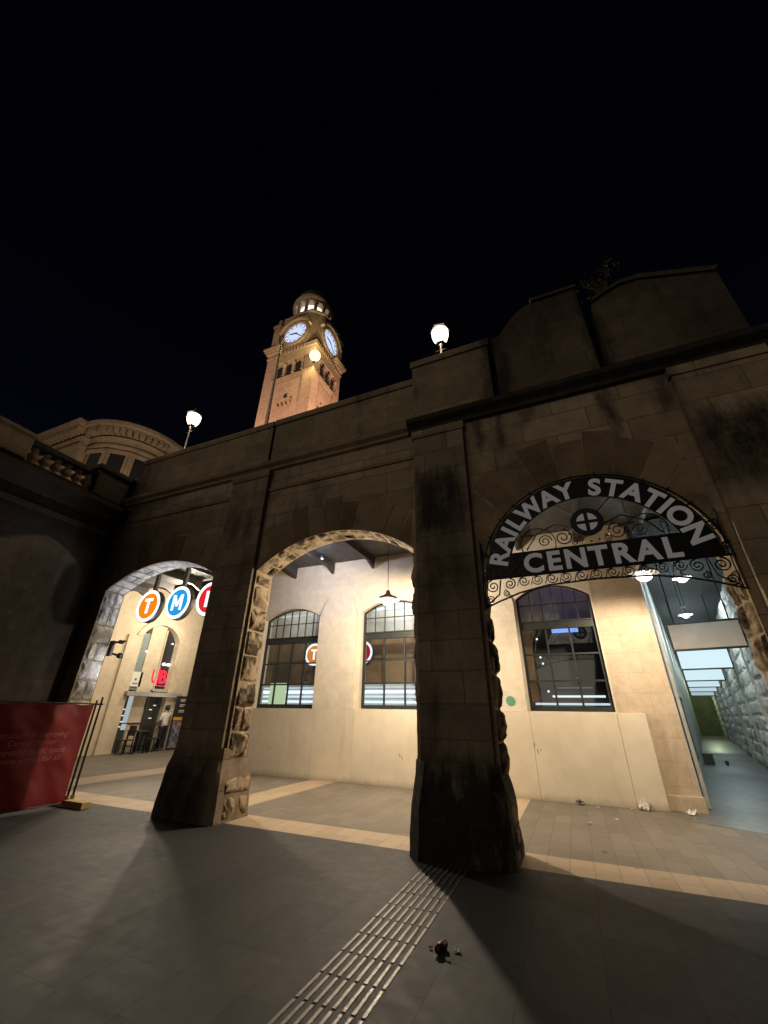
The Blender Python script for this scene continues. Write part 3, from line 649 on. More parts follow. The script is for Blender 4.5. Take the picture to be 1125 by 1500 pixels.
m.tube([(-.98, SY + .01, 3.445), (2.2, SY + .01, 3.445)], .014, 6)
for s_, X in ((1, -.98), (-1, 2.2)):
    m.tube([(X + s_ * .03, SY + .01, 4.1), (X + s_ * .01, SY + .01, 3.0)], .014, 6)
    m.tube([(X, SY + .01, 3.0), (X + s_ * .25, SY + .01, 3.1), (X + s_ * .55, SY + .01, 3.2), (X + s_ * .95, SY + .01, 3.275), (X + s_ * 1.61, SY + .01, 3.30)], .013, 6)
m.build('sign_frame', M['black'], ns)
m = MB()
for k in range(11):
    xc = -.36 + k * .196
    up = 1 if k % 2 else -1
    m.tube(spiral((xc, 3.37), .075, .014, 200 * (k % 2), 1.6 * up), .0085, 5)
    m.tube([(xc - .098, SY + .012, 3.30), (xc - .06, SY + .012, 3.41), (xc + .02, SY + .012, 3.44)], .007, 5)
m.build('scrollwork', M['black'], ns)
for s_, X in ((1, -.98), (-1, 2.2)):
    m = MB()
    m.tube(spiral((X + s_ * .17, 3.33), .10, .015, 90, 1.8 * s_), .010, 5); m.tube(spiral((X + s_ * .12, 3.13), .07, .012, 270, 1.7 * -s_), .009, 5)
    m.tube(spiral((X + s_ * .42, 3.345), .085, .015, 90, -1.7 * s_), .010, 5); m.tube(spiral((X + s_ * .36, 3.21), .05, .012, 90, 1.6 * s_), .008, 5)
    m.tube([(X + s_ * .05, SY + .012, 3.05), (X + s_ * .25, SY + .012, 3.2), (X + s_ * .29, SY + .012, 3.42)], .012, 5)
    m.tube([(X + s_ * .04, SY + .012, 3.02), (X + s_ * .05, SY + .012, 3.3), (X + s_ * .045, SY + .012, 3.95)], .008, 5)
    m.tube(spiral((X + s_ * .075, 3.52), .05, .01, 0, 1.6), .008, 5); m.tube(spiral((X + s_ * .10, 3.84), .045, .01, 0, 1.6), .008, 5)
    m.build('corner_scroll', M['black'], ns)
m = MB()
for s_ in (1, -1):
    X = .648
    m.tube(spiral((X + s_ * .36, 3.97), .13, .02, 90, 1.8 * s_), .010, 5); m.tube(spiral((X + s_ * .62, 3.95), .10, .02, 0, -1.7 * s_), .009, 5); m.tube(spiral((X + s_ * .22, 3.88), .06, .015, 180, 1.6 * s_), .008, 5)
    m.tube([(X + s_ * .2, SY + .012, 4.1), (X + s_ * .45, SY + .012, 4.2), (X + s_ * .72, SY + .012, 4.08), (X + s_ * .9, SY + .012, 3.84)], .011, 5)
    m.tube([(X + s_ * .15, SY + .012, 4.3), (X + s_ * .3, SY + .012, 4.45), (X + s_ * .42, SY + .012, 4.54)], .009, 5)
    m.tube([(x_, SY + .012, z_) for x_, z_ in arc(X + s_ * .72, 3.92, .25, 0, 360, 24)], .008, 5)
for k in range(9): m.sphere((.648 + .31 * math.cos(R(190 + k * 20)), SY + .004, 4.165 + .31 * math.sin(R(190 + k * 20))), .019, sub=1)
m.build('ornament', plain('worn_iron', (.05, .045, .04), .35, .7, .3, 20), ns)
# ------------------------------------------------------------------ shop across the hall
SX = -16.8
sw = thing('shop_building', 'cream arched shopfront wall at the far end of the arcade with lit shop windows', 'building', (SX, 13, 0))
ao, ga = seg_arch(12.16, 14.12, 4.42, .62)
m = MB(); m.prism([[(9.2, 0), (12.16, 0)] + ao + [(14.12, 0), (22, 0), (22, 6.6), (9.2, 6.6)]], YZ, SX, SX - .3); m.build('wall', M['creamside'], sw)
m = MB(); oo, _ = seg_arch(11.9, 14.38, 4.42, .88); m.prism([oo + list(reversed(ao))], YZ, SX + .05, SX - .02); m.build('arch_moulding', M['creamside'], sw)
m = MB(); m.box(SX - .02, SX + .10, 11.5, 12.16, 0, 4.4, .01); m.build('pilaster', M['creamside'], sw)
m = MB(); m.box(SX - .02, SX + .09, 14.1, 15.2, 0, 4.6, .01); m.build('pilaster', M['creamside'], sw)
BX = SX - .20
m = MB(); m.box(BX - .3, BX, 12.74, 13.48, 0, 5.4); m.build('column', M['creamside'], sw)
m = MB(); m.box(BX - .1, BX - .06, 12.1, 12.8, 2.3, 4.62); m.build('window', plain('teal_grey_glass', (.22, .27, .255), .25, 0, .1, 2), sw)
m = MB(); m.box(BX - .1, BX - .06, 13.5, 14.4, 2.3, 4.95); wn = m.build('window', plain('dark_shop_glass', (.03, .03, .034), .12, 0, .2, 3), sw)
m = MB(); m.box(BX - .055, BX + .02, 13.5, 13.56, 2.3, 4.9); m.box(BX - .055, BX + .02, 12.2, 12.26, 2.3, 4.6); m.build('window_frame', M['creamside'], sw)
m = MB(); m.box(SX - .1, SX + .3, 12.0, 14.7, 2.05, 2.22, .01); m.build('canopy_beam', plain('canopy_grey', (.34, .33, .30), .5), sw)
m = MB(); m.face([(SX - .6, 13.4, 2.55), (SX - .6, 14.6, 2.55), (SX + .02, 14.6, 2.26), (SX + .02, 13.4, 2.26)]); m.build('awning', plain('grey_green_awning', (.34, .38, .34), .6), sw)
m = MB(); m.box(BX - .06, BX - .02, 12.1, 15.0, 0, 2.05); m.build('shopfront', plain('dark_shopfront', (.06, .065, .06), .2, 0, .4, 3), sw)
m = MB(); m.box(BX - .02, BX + .03, 12.5, 12.68, .8, 2.05); m.build('lit_panel', emit('pale_blue_panel', (.62, .72, .72), .62), sw)
m = MB(); m.box(BX - .02, BX + .06, 12.70, 13.25, 0, 2.05); m.build('column', M['creamside'], sw)
m = MB(); m.box(SX - .14, SX - .11, 13.3, 13.42, .0, 2.05); m.box(SX - .14, SX - .11, 13.85, 13.9, 0, 2.05); m.build('door_frame', M['steeldark'], sw)
m = MB(); m.box(SX - .13, SX - .10, 12.35, 14.6, 1.02, 1.06); m.build('counter_rail', M['steeldark'], sw)
for i, (y, z) in enumerate(((13.62, 1.55), (13.7, 1.22), (13.78, 1.72), (12.42, 1.1), (12.4, 1.32), (12.38, 1.55), (12.37, .92))):
    m = MB(); m.box(BX + .03, BX + .05, y - .06, y + .06, z - .02, z + .02); m.build('shelf_light', emit('shelf_glow_%d' % i, (1, .9, .72), .9), sw)
m = MB(); m.text('UB', .78, lambda x, y, z: (BX - .02 + z, 13.66 + x * .80, 2.62 + y), .02, .02); m.build('neon_letters', emit('red_neon', (1.0, .03, .06), 1.6), wn)
m = MB(); m.box(BX - .04, BX - .01, 13.62, 14.42, 2.50, 2.53); m.box(BX - .04, BX - .01, 13.62, 13.65, 2.5, 3.3); m.build('neon_frame', emit('red_neon_frame', (1, .12, .15), 1.0), wn)
for y in (13.75, 13.98):
    m = MB(); m.sphere((BX + .02, y, 3.42), .09, .5, 1, .7); m.build('downlight', emit('shop_down_%d' % (y * 100), (1, .97, .92), 4), wn)
m = MB(); m.sphere((BX, 13.95, 4.35), .035); m.sphere((BX + .0, 12.72, 3.85), .035); m.build('downlight', emit('shop_dot', (1, .97, .92), 4), wn)
po = MB(); po.box(BX - .02, BX + .0, 12.28, 12.84, 2.42, 3.0); po = tag(po.build('poster', plain('white_poster', (.72, .70, .62), .5, 0, .05)), 'white poster with small dark print on the narrow shop window', 'poster')
q = MB(); q.box(BX + .003, BX + .006, 12.45, 12.7, 2.52, 2.56); q.box(BX + .003, BX + .006, 12.52, 12.6, 2.66, 2.74); q.build('print', M['steeldark'], po)
# menu board
mb = thing('menu_board', 'tall black menu board with an orange stripe and a picture below, beside the stone pier', 'menu board', (SX + .35, 14.8, 0))
m = MB(); m.box(SX + .32, SX + .40, 14.42, 15.25, 0.02, 2.12, .01); m.build('panel', plain('black_menu', (.03, .03, .032), .4), mb)
m = MB(); m.box(SX + .402, SX + .408, 14.44, 15.23, 1.14, 1.27); m.build('stripe', plain('orange_stripe', (.75, .36, .03), .5), mb)
gp = NT('menu_picture'); pn = gp.noise(gp.pos(), 9, 6, .6); cP = gp.ramp(pn, [(.3, (.05, .05, .09)), (.5, (.16, .16, .24)), (.62, (.5, .36, .28)), (.75, (.10, .09, .11))]); gp.surf(cP, .4)
m = MB(); m.box(SX + .402, SX + .408, 14.46, 15.22, .08, 1.10); m.build('picture', gp.m, mb)
m = MB()
for z, w in ((1.96, .22), (1.90, .16), (1.75, .24), (1.69, .14), (1.52, .34), (1.46, .3)): m.box(SX + .402, SX + .408, 14.62, 14.62 + w * 1.5, z, z + .035)
m.build('print', plain('menu_print', (.6, .58, .5), .5), mb)
# high table and bar chairs
def htable(x, y):
    t = thing('bar_table', 'dark square bar table standing by the shop window', 'table', (x, y, 0))
    m = MB(); m.box(x - .3, x + .3, y - .28, y + .28, .76, .80, .008); m.build('tabletop', plain('dark_wood_top', (.07, .04, .03), .5), t)
    for a in (-.25, .25):
        for b in (-.23, .23):
            m = MB(); m.box(x + a - .022, x + a + .022, y + b - .022, y + b + .022, 0, .76); m.build('leg', M['black'], t)
    m = MB(); m.box(x - .25, x + .25, y - .24, y - .22, .25, .28); m.box(x - .25, x + .25, y + .22, y + .24, .25, .28); m.build('stretcher', M['black'], t)
    return t
def chair(x, y, a, label):
    t = thing('cafe_chair', label, 'chair', (x, y, 0), 'cafe chairs by the shop')
    Rm = Matrix.Translation((x, y, 0)) @ Matrix.Rotation(R(a), 4, 'Z')
    m = MB(); m.box(-.2, .2, -.2, .2, .46, .5, .012, Rm); m.build('seat', plain('chair_seat', (.04, .03, .026), .55), t)
    m = MB(); m.box(-.2, .2, .17, .2, .62, .98, .01, Rm); m.build('backrest', plain('chair_back', (.035, .028, .025), .5), t)
    for a_ in (-.18, .18):
        for b_ in (-.18, .18):
            m = MB(); m.box(a_ - .016, a_ + .016, b_ - .016, b_ + .016, 0, .64 if b_ > 0 else .46, 0, Rm); m.build('leg', M['black'], t)
    return t
htable(SX + .55, 12.75)
chair(SX + .5, 13.32, 200, 'dark cafe chair pulled up to the bar table'); chair(SX + .55, 12.3, 0, 'dark cafe chair between the cream pilaster and the bar table'); chair(SX + .35, 13.75, 160, 'dark cafe chair beside the person at the counter')
# person in white shirt and dark trousers, seen from behind at the counter
def skin(name, verts, edges, radii, mat, parent, root=0, sub=2):
    me = bpy.data.meshes.new(name); L = ROOT[parent.name]
    me.from_pydata([Vector(v) - L for v in verts], edges, []); ob = bpy.data.objects.new(name, me); COL.objects.link(ob)
    md = ob.modifiers.new('s', 'SKIN'); md.use_smooth_shade = True
    for i, r_ in enumerate(radii): me.skin_vertices[0].data[i].radius = (r_, r_) if not isinstance(r_, tuple) else r_
    me.skin_vertices[0].data[root].use_root = True
    s2 = ob.modifiers.new('d', 'SUBSURF'); s2.levels = sub; s2.render_levels = sub
    dg = bpy.context.evaluated_depsgraph_get(); nm = bpy.data.meshes.new_from_object(ob.evaluated_get(dg)); ob.modifiers.clear(); ob.data = nm
    nm.materials.clear(); nm.materials.append(mat)
    for p_ in nm.polygons: p_.use_smooth = True
    ob.parent = parent; ROOT[ob.name] = L; return ob
px, py = SX + .3, 14.12
pe = thing('person', 'person in a white shirt and dark trousers standing at the shop counter, seen from behind', 'person', (px, py, 0))
B = lambda dx, dy, z: (px + dx, py + dy, z)
sk = plain('skin_tone', (.42, .26, .18), .6, 0, .1)
V_ = [B(0, 0, .92), B(0, 0, 1.12), B(-.02, .0, 1.34), B(-.03, 0, 1.44), B(-.04, 0, 1.55), B(-.05, 0, 1.66),
      B(-.02, -.17, 1.37), B(-.04, -.24, 1.12), B(-.2, -.2, 1.0), B(-.28, -.17, .98), B(-.02, .17, 1.37), B(-.04, .24, 1.12), B(-.2, .2, 1.0), B(-.28, .17, .98),
      B(0, -.09, .84), B(.0, -.1, .48), B(.02, -.1, .08), B(-.1, -.11, .035), B(0, .09, .84), B(0, .11, .48), B(.03, .12, .08), B(-.09, .13, .035)]
E_ = [(0, 1), (1, 2), (2, 3), (3, 4), (4, 5), (2, 6), (6, 7), (7, 8), (8, 9), (2, 10), (10, 11), (11, 12), (12, 13), (0, 14), (14, 15), (15, 16), (16, 17), (0, 18), (18, 19), (19, 20), (20, 21)]
r_ = [.13, .12, .135, .055, .085, .075, .065, .045, .035, .03, .065, .045, .035, .03, .09, .065, .045, .035, .09, .065, .045, .035]
skin('body', V_, E_, r_, sk, pe)
skin('shirt', [V_[i] for i in (0, 1, 2, 3, 6, 7, 10, 11)], [(0, 1), (1, 2), (2, 3), (2, 4), (4, 5), (2, 6), (6, 7)], [.14, .145, .16, .075, .085, .065, .085, .065], plain('white_shirt', (.62, .57, .5), .8, 0, .15, 9), pe, 1)
skin('trousers', [B(0, 0, 1.0)] + [V_[i] for i in (0, 14, 15, 16, 18, 19, 20)], [(0, 1), (1, 2), (2, 3), (3, 4), (1, 5), (5, 6), (6, 7)], [.135, .15, .115, .085, .065, .115, .085, .065], plain('dark_trousers', (.012, .013, .02), .8), pe, 1)
m = MB(); m.sphere((px - .02, py, 1.635), .105, 1.05, .95, 1.12, 3); m.build('hair', plain('dark_hair', (.012, .009, .008), .6), pe, smooth=True)
m = MB(); m.sphere((px - .135, py, 1.60), .022, sub=2); m.sphere((px - .11, py - .035, 1.63), .012, sub=1); m.sphere((px - .11, py + .035, 1.63), .012, sub=1); m.build('face', sk, pe, smooth=True)
lamp('POINT', 'shop_light', (SX + 1.8, 13.0, 4.9), 260, (1, .88, .70), .2)
lamp('POINT', 'shop_light', (SX + .9, 13.6, 1.95), 9, (1, .9, .75), .1)
lamp('POINT', 'hall_lamp', (-13.0, 10.8, 5.4), 480, (1, .87, .68), .2)
# camera on a bracket
cc = thing('security_camera', 'dark security camera pair on a bracket beside the left arch', 'camera', (-10.12, 6.72, 2.95))
m = MB(); m.box(-10.26, -10.12, 6.62, 6.68, 2.72, 3.08, .01); m.tube([(-10.14, 6.68, 3.04), (-9.95, 6.8, 3.08)], .025); m.tube([(-10.14, 6.68, 2.78), (-10.0, 6.78, 2.74)], .025); m.build('bracket', M['steeldark'], cc)
m = MB(); m.tube([(-10.05, 6.74, 3.06), (-9.8, 6.62, 3.02)], [.05, .045], 10); m.build('camera_body', M['steeldark'], cc)
m = MB(); m.sphere((-9.98, 6.78, 2.74), .075, 1, 1, .9, 3); m.build('dome_camera', M['black'], cc, smooth=True)

# ------------------------------------------------------------------ corridor, turned 12 degrees
T = .2155; CD = Vector((T, 1, 0)).normalized(); CN = Vector((CD.y, -CD.x, 0)); CO = Vector((1.94, 10.67, 0))
CM = Matrix(((CN.x, CD.x, 0, CO.x), (CN.y, CD.y, 0, CO.y), (0, 0, 1, 0), (0, 0, 0, 1)))   # u across (right), v along, z
cpt = lambda u, v, z: CM @ Vector((u, v, z))
WD = 1.83
m = MB(); m.face([cpt(-.2, -.9, .003), cpt(5, -1.8, .003), cpt(5, 47, .003), cpt(-.2, 47, .003)]); struct(m.build('corridor_floor', M['corrfloor']))
cb = thing('corridor', 'narrow pale corridor leading away beside the station, with rock-faced stone piers on its right', 'corridor', tuple(cpt(1, 10, 0)))
cwm = stone('corridor_pale_stone', (.55, .55, .52), (.68, .68, .64), 'yz', .8, .42, .006, grime=.5, bump=.3, mcol=.6)
m = MB(); m.box(-.5, -.0, .38, 46, 0, 6.0, 0, CM); m.build('wall', cwm, cb)
m = MB(); m.box(-.4, 3.2, 46, 46.3, 0, 6, 0, CM); m.build('end_wall', plain('green_end_wall', (.17, .19, .12), .6, 0, .3, 1), cb)
m = MB(); m.box(WD + .35, WD + .8, 1.5, 46, 0, 6.0, 0, CM); m.build('back_wall', plain('dark_green_recess', (.06, .075, .055), .7, 0, .3, 2), cb)
m = MB(); m.box(-.3, WD + .8, 3.6, 46, 5.88, 5.98, 0, CM); m.build('ceiling', plain('black_corridor_ceiling', (.008, .008, .008), .8), cb)
m = MB(); m.box(-.3, WD + 3, .0, 3.6, 5.9, 6.0, 0, CM); m.build('ceiling', plain('black_corridor_ceiling_b', (.01, .01, .01), .8), cb)
for (v0, v1) in ((2.2, 5.0), (5.8, 9.0), (10.2, 13.8), (16.0, 19.6), (21.6, 25), (27.5, 32), (34.5, 39), (41, 45)):
    m = MB(); z = 0; k = 0; rr = random.Random(int(v0 * 10))
    m.box(WD + .03, WD + .36, v0, v1, 0, 4.75, 0, CM)
    pm = m.build('pier', cwm, cb)
    m = MB()
    while z < 4.7:
        cuts = [v0, v0 + (v1 - v0) * rr.uniform(.3, .5), v0 + (v1 - v0) * rr.uniform(.55, .8), v1] if v0 < 20 else [v0, v1]
        for a, b in zip(cuts, cuts[1:]):
            o = cpt(WD + .03, a + .01, z + .01); u = cpt(WD + .03, b - .01, z + .01) - o
            m.rockpatch(o, u, (0, 0, .40), -CN, .07 * rr.uniform(.7, 1.2), v0 + z * 3 + a, 9, 6)
        z += .42
    m.build('rock_facing', M['rockpale'], pm)
# notice boards and pipe on the left wall
for v0, v1, z0, z1, nm in ((.8, 2.3, .5, 2.0, 'first'), (3.6, 5.0, .6, 2.1, 'second')):
    nb = MB(); nb.box(.0, .05, v0, v1, z0, z1, .01, CM); nb = tag(nb.build('notice_frame', M['black']), 'black framed notice on the corridor wall, %s from the bare stone corner' % nm, 'notice', 'framed notices in the corridor')
    q = MB(); q.box(.052, .056, v0 + .08, v1 - .08, z0 + .1, z1 - .1, 0, CM); q.build('paper', plain('notice_paper', (.45, .45, .42), .5), nb)
m = MB(); m.tube([cpt(.06, .55, .02), cpt(.06, .55, 2.6), cpt(.06, .55, 5.9)], .04, 10); tag(m.build('drainpipe', plain('pale_pipe', (.5, .5, .48), .5)), 'thin pale drainpipe on the corridor wall just past the corner', 'drainpipe')
# hanging header panels
HB = [(2.95, 'unlit'), (8.9, ''), (15.4, ''), (21.2, ''), (27.0, ''), (34.0, '')]
for i, (v, u_) in enumerate(HB):
    t = thing('hanging_panel', 'blank beige panel in a black frame hanging across the corridor entrance' if i == 0 else ['', 'largest glowing white panel hanging behind the blank beige one', 'second glowing white panel hanging along the corridor', 'third glowing white panel hanging along the corridor', 'fourth glowing white panel down the corridor', 'smallest glowing white panel at the far end of the corridor'][i], 'panel', tuple(cpt(.9, v, 3.2)), 'panels hanging across the corridor')
    a, b = .22, 1.82
    m = MB(); m.box(a + .03, b - .03, v - .04, v + .04, 3.23, 3.88, 0, CM)
    m.build('face', plain('beige_panel', (.78, .66, .54), .5, 0, .1, 2) if i == 0 else emit('lit_panel_%d' % i, (.66, .86, .93), (1.05, 1.0, .9, .75, .6)[i - 1]), t)
    m = MB()
    for (x0, x1, z0, z1) in ((a, b, 3.19, 3.235), (a, b, 3.875, 3.92), (a, a + .035, 3.235, 3.875), (b - .035, b, 3.235, 3.875)): m.box(x0, x1, v - .06, v + .06, z0, z1, 0, CM)
    m.build('panel_frame', M['black'], t)
    m = MB(); m.tube([cpt(a + .2, v, 3.9), cpt(a + .2, v, 5.9)], .015); m.tube([cpt(b - .2, v, 3.9), cpt(b - .2, v, 5.9)], .015); m.tube([cpt(b, v, 3.9), cpt(b + .1, v, 3.5), cpt(b, v, 3.22)], .012); m.build('hanger', M['black'], t)
for i, v in enumerate((6.0, 12.0, 18.2, 24, 30.5, 40)):
    lamp('POINT', 'corridor_light', tuple(cpt(.95, v, 4.4)), (105, 110, 95, 80, 80, 180)[i], (.76, .95, .96) if v < 35 else (.85, 1, .6), .12)
# bin and small box on the floor
bn = thing('litter_box', 'small dark box left against the corridor wall', 'box', tuple(cpt(.18, 11.0, 0)))
m = MB(); m.box(.05, .38, 10.8, 11.2, 0, .32, .015, CM); m.build('body', plain('dark_box', (.05, .055, .05), .6), bn); m = MB(); m.box(.03, .4, 10.78, 11.22, .32, .36, .008, CM); m.build('lid', M['steeldark'], bn)
cu = MB(); cu.lathe([(0, 0), (.05, 0), (.065, .14), (.06, .14), (.045, .01)], tuple(cpt(.75, 11.0, 0)), 14); tag(cu.build('paper_cup', plain('dark_cup', (.07, .06, .06), .5)), 'dark paper cup standing on the corridor floor', 'cup')

# ------------------------------------------------------------------ clock tower
TX1, TX0, TY0, TY1 = -31.36, -42.1, 40.0, 48.8
brick = stone('tower_sandstone', (.50, .33, .235), (.60, .42, .31), 'xz', 1.2, .5, .006, grime=.35, bump=.25, streak=.5)
tstone = stone('tower_dressings', (.42, .30, .20), (.54, .41, .28), 'xz', 1.6, .6, .006, grime=.4, bump=.2, streak=.5)
tdark = plain('tower_void', (.015, .012, .01), .9)
ct = thing('clock_tower', 'tall floodlit sandstone clock tower with two glowing clock faces and a round lantern on top', 'tower', ((TX0 + TX1) / 2, (TY0 + TY1) / 2, 0))
XM, YM = (TX0 + TX1) / 2, (TY0 + TY1) / 2
def xface(X): return lambda u, v, d: (X + d, u, v)
# shaft with corner buttresses and openings cut as recesses
m = MB(); m.box(TX0 + .35, TX1 - .35, TY0 + .35, TY1 - .35, 0, 62)
for x0, x1 in ((TX0, TX0 + 2.1), (TX1 - 2.1, TX1)):
    for y0, y1 in ((TY0, TY0 + 2.0), (TY1 - 2.0, TY1)): m.box(x0, x1, y0, y1, 0, 61.6, .06)
m.build('shaft', brick, ct)
def corner_cornice(x0, x1, y0, y1, full):
    q = MB()
    for z, o_, h in ((60.4, .15, .5), (61.6, .35, .5), (62.1, .6, .4), (62.5, .8, .5), (63.0, .5, .35)) if full else ((60.4, .08, .4),):
        q.box(x0 - o_, x1 + o_, y0 - o_, y1 + o_, z, z + h, .05)
    q.build('cornice', tstone, ct)
corner_cornice(TX0, TX0 + 2.1, TY0, TY0 + 2, 1); corner_cornice(TX1 - 2.1, TX1, TY1 - 2, TY1, 1); corner_cornice(TX0, TX0 + 2.1, TY1 - 2, TY1, 1); corner_cornice(TX1 - 2.1, TX1, TY0, TY0 + 2, 0)
m = MB()
for z, o_ in ((54.0, .25), (54.35, .4)): m.box(TX0 + 2.1, TX1 - 2.1, TY0 + .35 - o_, TY0 + .4, z, z + .35, .05)
m.build('sill_course', tstone, ct); m = MB()
for z, o_ in ((54.0, .25), (54.35, .4)): m.box(TX1 - .4, TX1 - .35 + o_, TY0 + 2.0, TY1 - 2.0, z, z + .35, .05)
m.build('sill_course', tstone, ct)
# belfry arcade: three openings per face between stubby columns
for k in range(3):
    xc = XM - 2.1 + k * 2.0
    q = MB(); a_, _ = seg_arch(xc - .62, xc + .62, 57.2, .55, 10); q.prism([[(xc - .62, 54.75)] + a_ + [(xc + .62, 54.75)]], XZ, TY0 + .34, TY0 + .30); q.build('opening', tdark, ct)
    yc = YM - 1.9 + k * 1.9
    q = MB(); a_, _ = seg_arch(yc - .58, yc + .58, 57.2, .55, 10); q.prism([[(yc - .58, 54.75)] + a_ + [(yc + .58, 54.75)]], xface(0), TX1 - .34, TX1 - .30); q.build('opening', tdark, ct)
for k in range(4):
    q = MB(); xc = XM - 3.1 + k * 2.0; q.lathe([(.36, 0), (.36, .3), (.27, .4), (.25, 2.2), (.42, 2.5), (.45, 2.8)], (xc, TY0 + .12, 54.7), 12); q.build('column', tstone, ct, smooth=True)
    q = MB(); yc = YM - 2.85 + k * 1.9; q.lathe([(.36, 0), (.36, .3), (.27, .4), (.25, 2.2), (.42, 2.5), (.45, 2.8)], (TX1 - .12, yc, 54.7), 12); q.build('column', tstone, ct, smooth=True)
m = MB(); m.box(TX0 + 2.1, TX1 - 2.1, TY0 + .05, TY0 + .36, 58.6, 61.6); m.box(TX1 - .36, TX1 - .05, TY0 + 2, TY1 - 2, 58.6, 61.6)
for k in range(9):
    m.box(TX0 + 2.3 + k * .72, TX0 + 2.65 + k * .72, TY0 - .12, TY0 + .06, 60.6, 61.5, .03); m.box(TX1 - .06, TX1 + .12, TY0 + 2.1 + k * .58, TY0 + 2.4 + k * .58, 60.6, 61.5, .03)
m.build('frieze', tstone, ct)
# small windows on the shaft with little balconies on brackets
def slit(face, c, z):
    mp = (lambda x, y, zz: (x, TY0 + .35 - y, zz)) if face == 'x' else (lambda x, y, zz: (TX1 - .35 + y, x, zz))
    def bx(m, a0, a1, d0, d1, z0, z1):
        P, Q = mp(a0, d0, z0), mp(a1, d1, z1); m.box(min(P[0], Q[0]), max(P[0], Q[0]), min(P[1], Q[1]), max(P[1], Q[1]), z0, z1, .03)
    q = MB(); bx(q, c - .35, c + .35, .0, .03, z, z + 1.7); w = q.build('window', tdark, ct)
    q = MB(); bx(q, c - 1.5, c + 1.5, 0, .7, z - .35, z); 
    for k in (-1.2, -.4, .4, 1.2): bx(q, c + k - .16, c + k + .16, 0, .5, z - 1.0, z - .352)
    q.build('balcony', tstone, w); q = MB(); bx(q, c - .75, c + .75, 0, .35, z + 1.7, z + 2.0); q.build('hood', tstone, w)
slit('x', XM, 48.9); slit('y', YM, 47.4)
# clock stage with chamfered corners
zc0, zc1 = 63.3, 71.0
def octo(x0, x1, y0, y1, c): return [(x0 + c, y0), (x1 - c, y0), (x1, y0 + c), (x1, y1 - c), (x1 - c, y1), (x0 + c, y1), (x0, y1 - c), (x0, y0 + c)]
XYm = lambda u, v, d: (u, v, d)
m = MB(); m.prism([octo(TX0 + .5, TX1 - .5, TY0 + .45, TY1 - .45, 2.0)], XYm, 62.0, zc1); m.build('clock_stage', tstone, ct)
m = MB(); m.prism([octo(TX0 + .2, TX1 - .2, TY0 + .15, TY1 - .15, 2.0)], XYm, 70.9, 71.3); m.prism([octo(TX0 + .7, TX1 - .7, TY0 + .65, TY1 - .65, 2.4)], XYm, 71.3, 72.2); m.build('cornice', tstone, ct)
for (x, y) in ((TX0 + .8, TY0 + .8), (TX1 - .8, TY1 - .8), (TX0 + .8, TY1 - .8)):
    m = MB(); m.box(x - .75, x + .75, y - .75, y + .75, 63.2, 69.4, .06); m.box(x - .95, x + .95, y - .95, y + .95, 69.4, 70.0, .08); m.box(x - .7, x + .7, y - .7, y + .7, 70, 70.5, .05); m.lathe([(.45, 0), (.5, .3), (.3, .7), (.45, 1.1), (.35, 1.6), (.0, 2.1)], (x, y, 70.5), 12); m.build('corner_turret', tstone, ct)
CLK = emit('clock_dial', (.62, .72, 1.0), 1.05)
def clock(face, cu_, cz0):
    Y0 = TY0 + .42; X0 = TX1 - .47
    mp = (lambda a, b, d: (cu_ + a, Y0 - d, cz0 + b)) if face == 'x' else (lambda a, b, d: (X0 + d, cu_ + a, cz0 + b))
    P2 = lambda u, v, d: mp(u, v, d)
    c48 = lambda r: [(r * math.cos(2 * math.pi * k / 48), r * math.sin(2 * math.pi * k / 48)) for k in range(48)]
    q = MB(); q.prism([c48(2.55)], P2, 0, .08); f = q.build('clock_face', CLK, ct)
    q = MB(); q.prism([c48(3.0), c48(2.5)], P2, 0, .35); q.prism([arc(0, 0, 3.75, 15, 165, 24) + arc(0, 0, 3.25, 165, 15, 24)], P2, 0, .75); q.build('surround', tstone, f)
    q = MB()
    for k in range(12):
        a = R(30 * k); d = Vector((math.cos(a), math.sin(a))); n = Vector((-d.y, d.x)); w = .09
        A = d * 1.85; B_ = d * 2.3; q.prism([[tuple(A - n * w), tuple(B_ - n * w), tuple(B_ + n * w), tuple(A + n * w)]], P2, .085, .11)
    q.prism([c48(2.42), c48(2.36)], P2, .085, .1); q.prism([c48(1.72), c48(1.68)], P2, .085, .1); q.build('numerals', plain('clock_numeral', (.03, .03, .05), .5), f)
    q = MB()
    for ang, l, w in ((90 - 281, 1.45, .16), (90 - 132, 2.2, .10)):
        a = R(ang); d = Vector((math.cos(a), math.sin(a))); n = Vector((-d.y, d.x)); q.prism([[tuple(-d * .4 - n * w), tuple(d * l * .8 - n * w), tuple(d * l), tuple(d * l * .8 + n * w), tuple(-d * .4 + n * w)]], P2, .12, .16)
    q.build('clock_hands', plain('clock_hand', (.01, .01, .015), .5), f)
clock('x', XM - .05, 65.9); clock('y', TY0 + 4.75, 65.9)
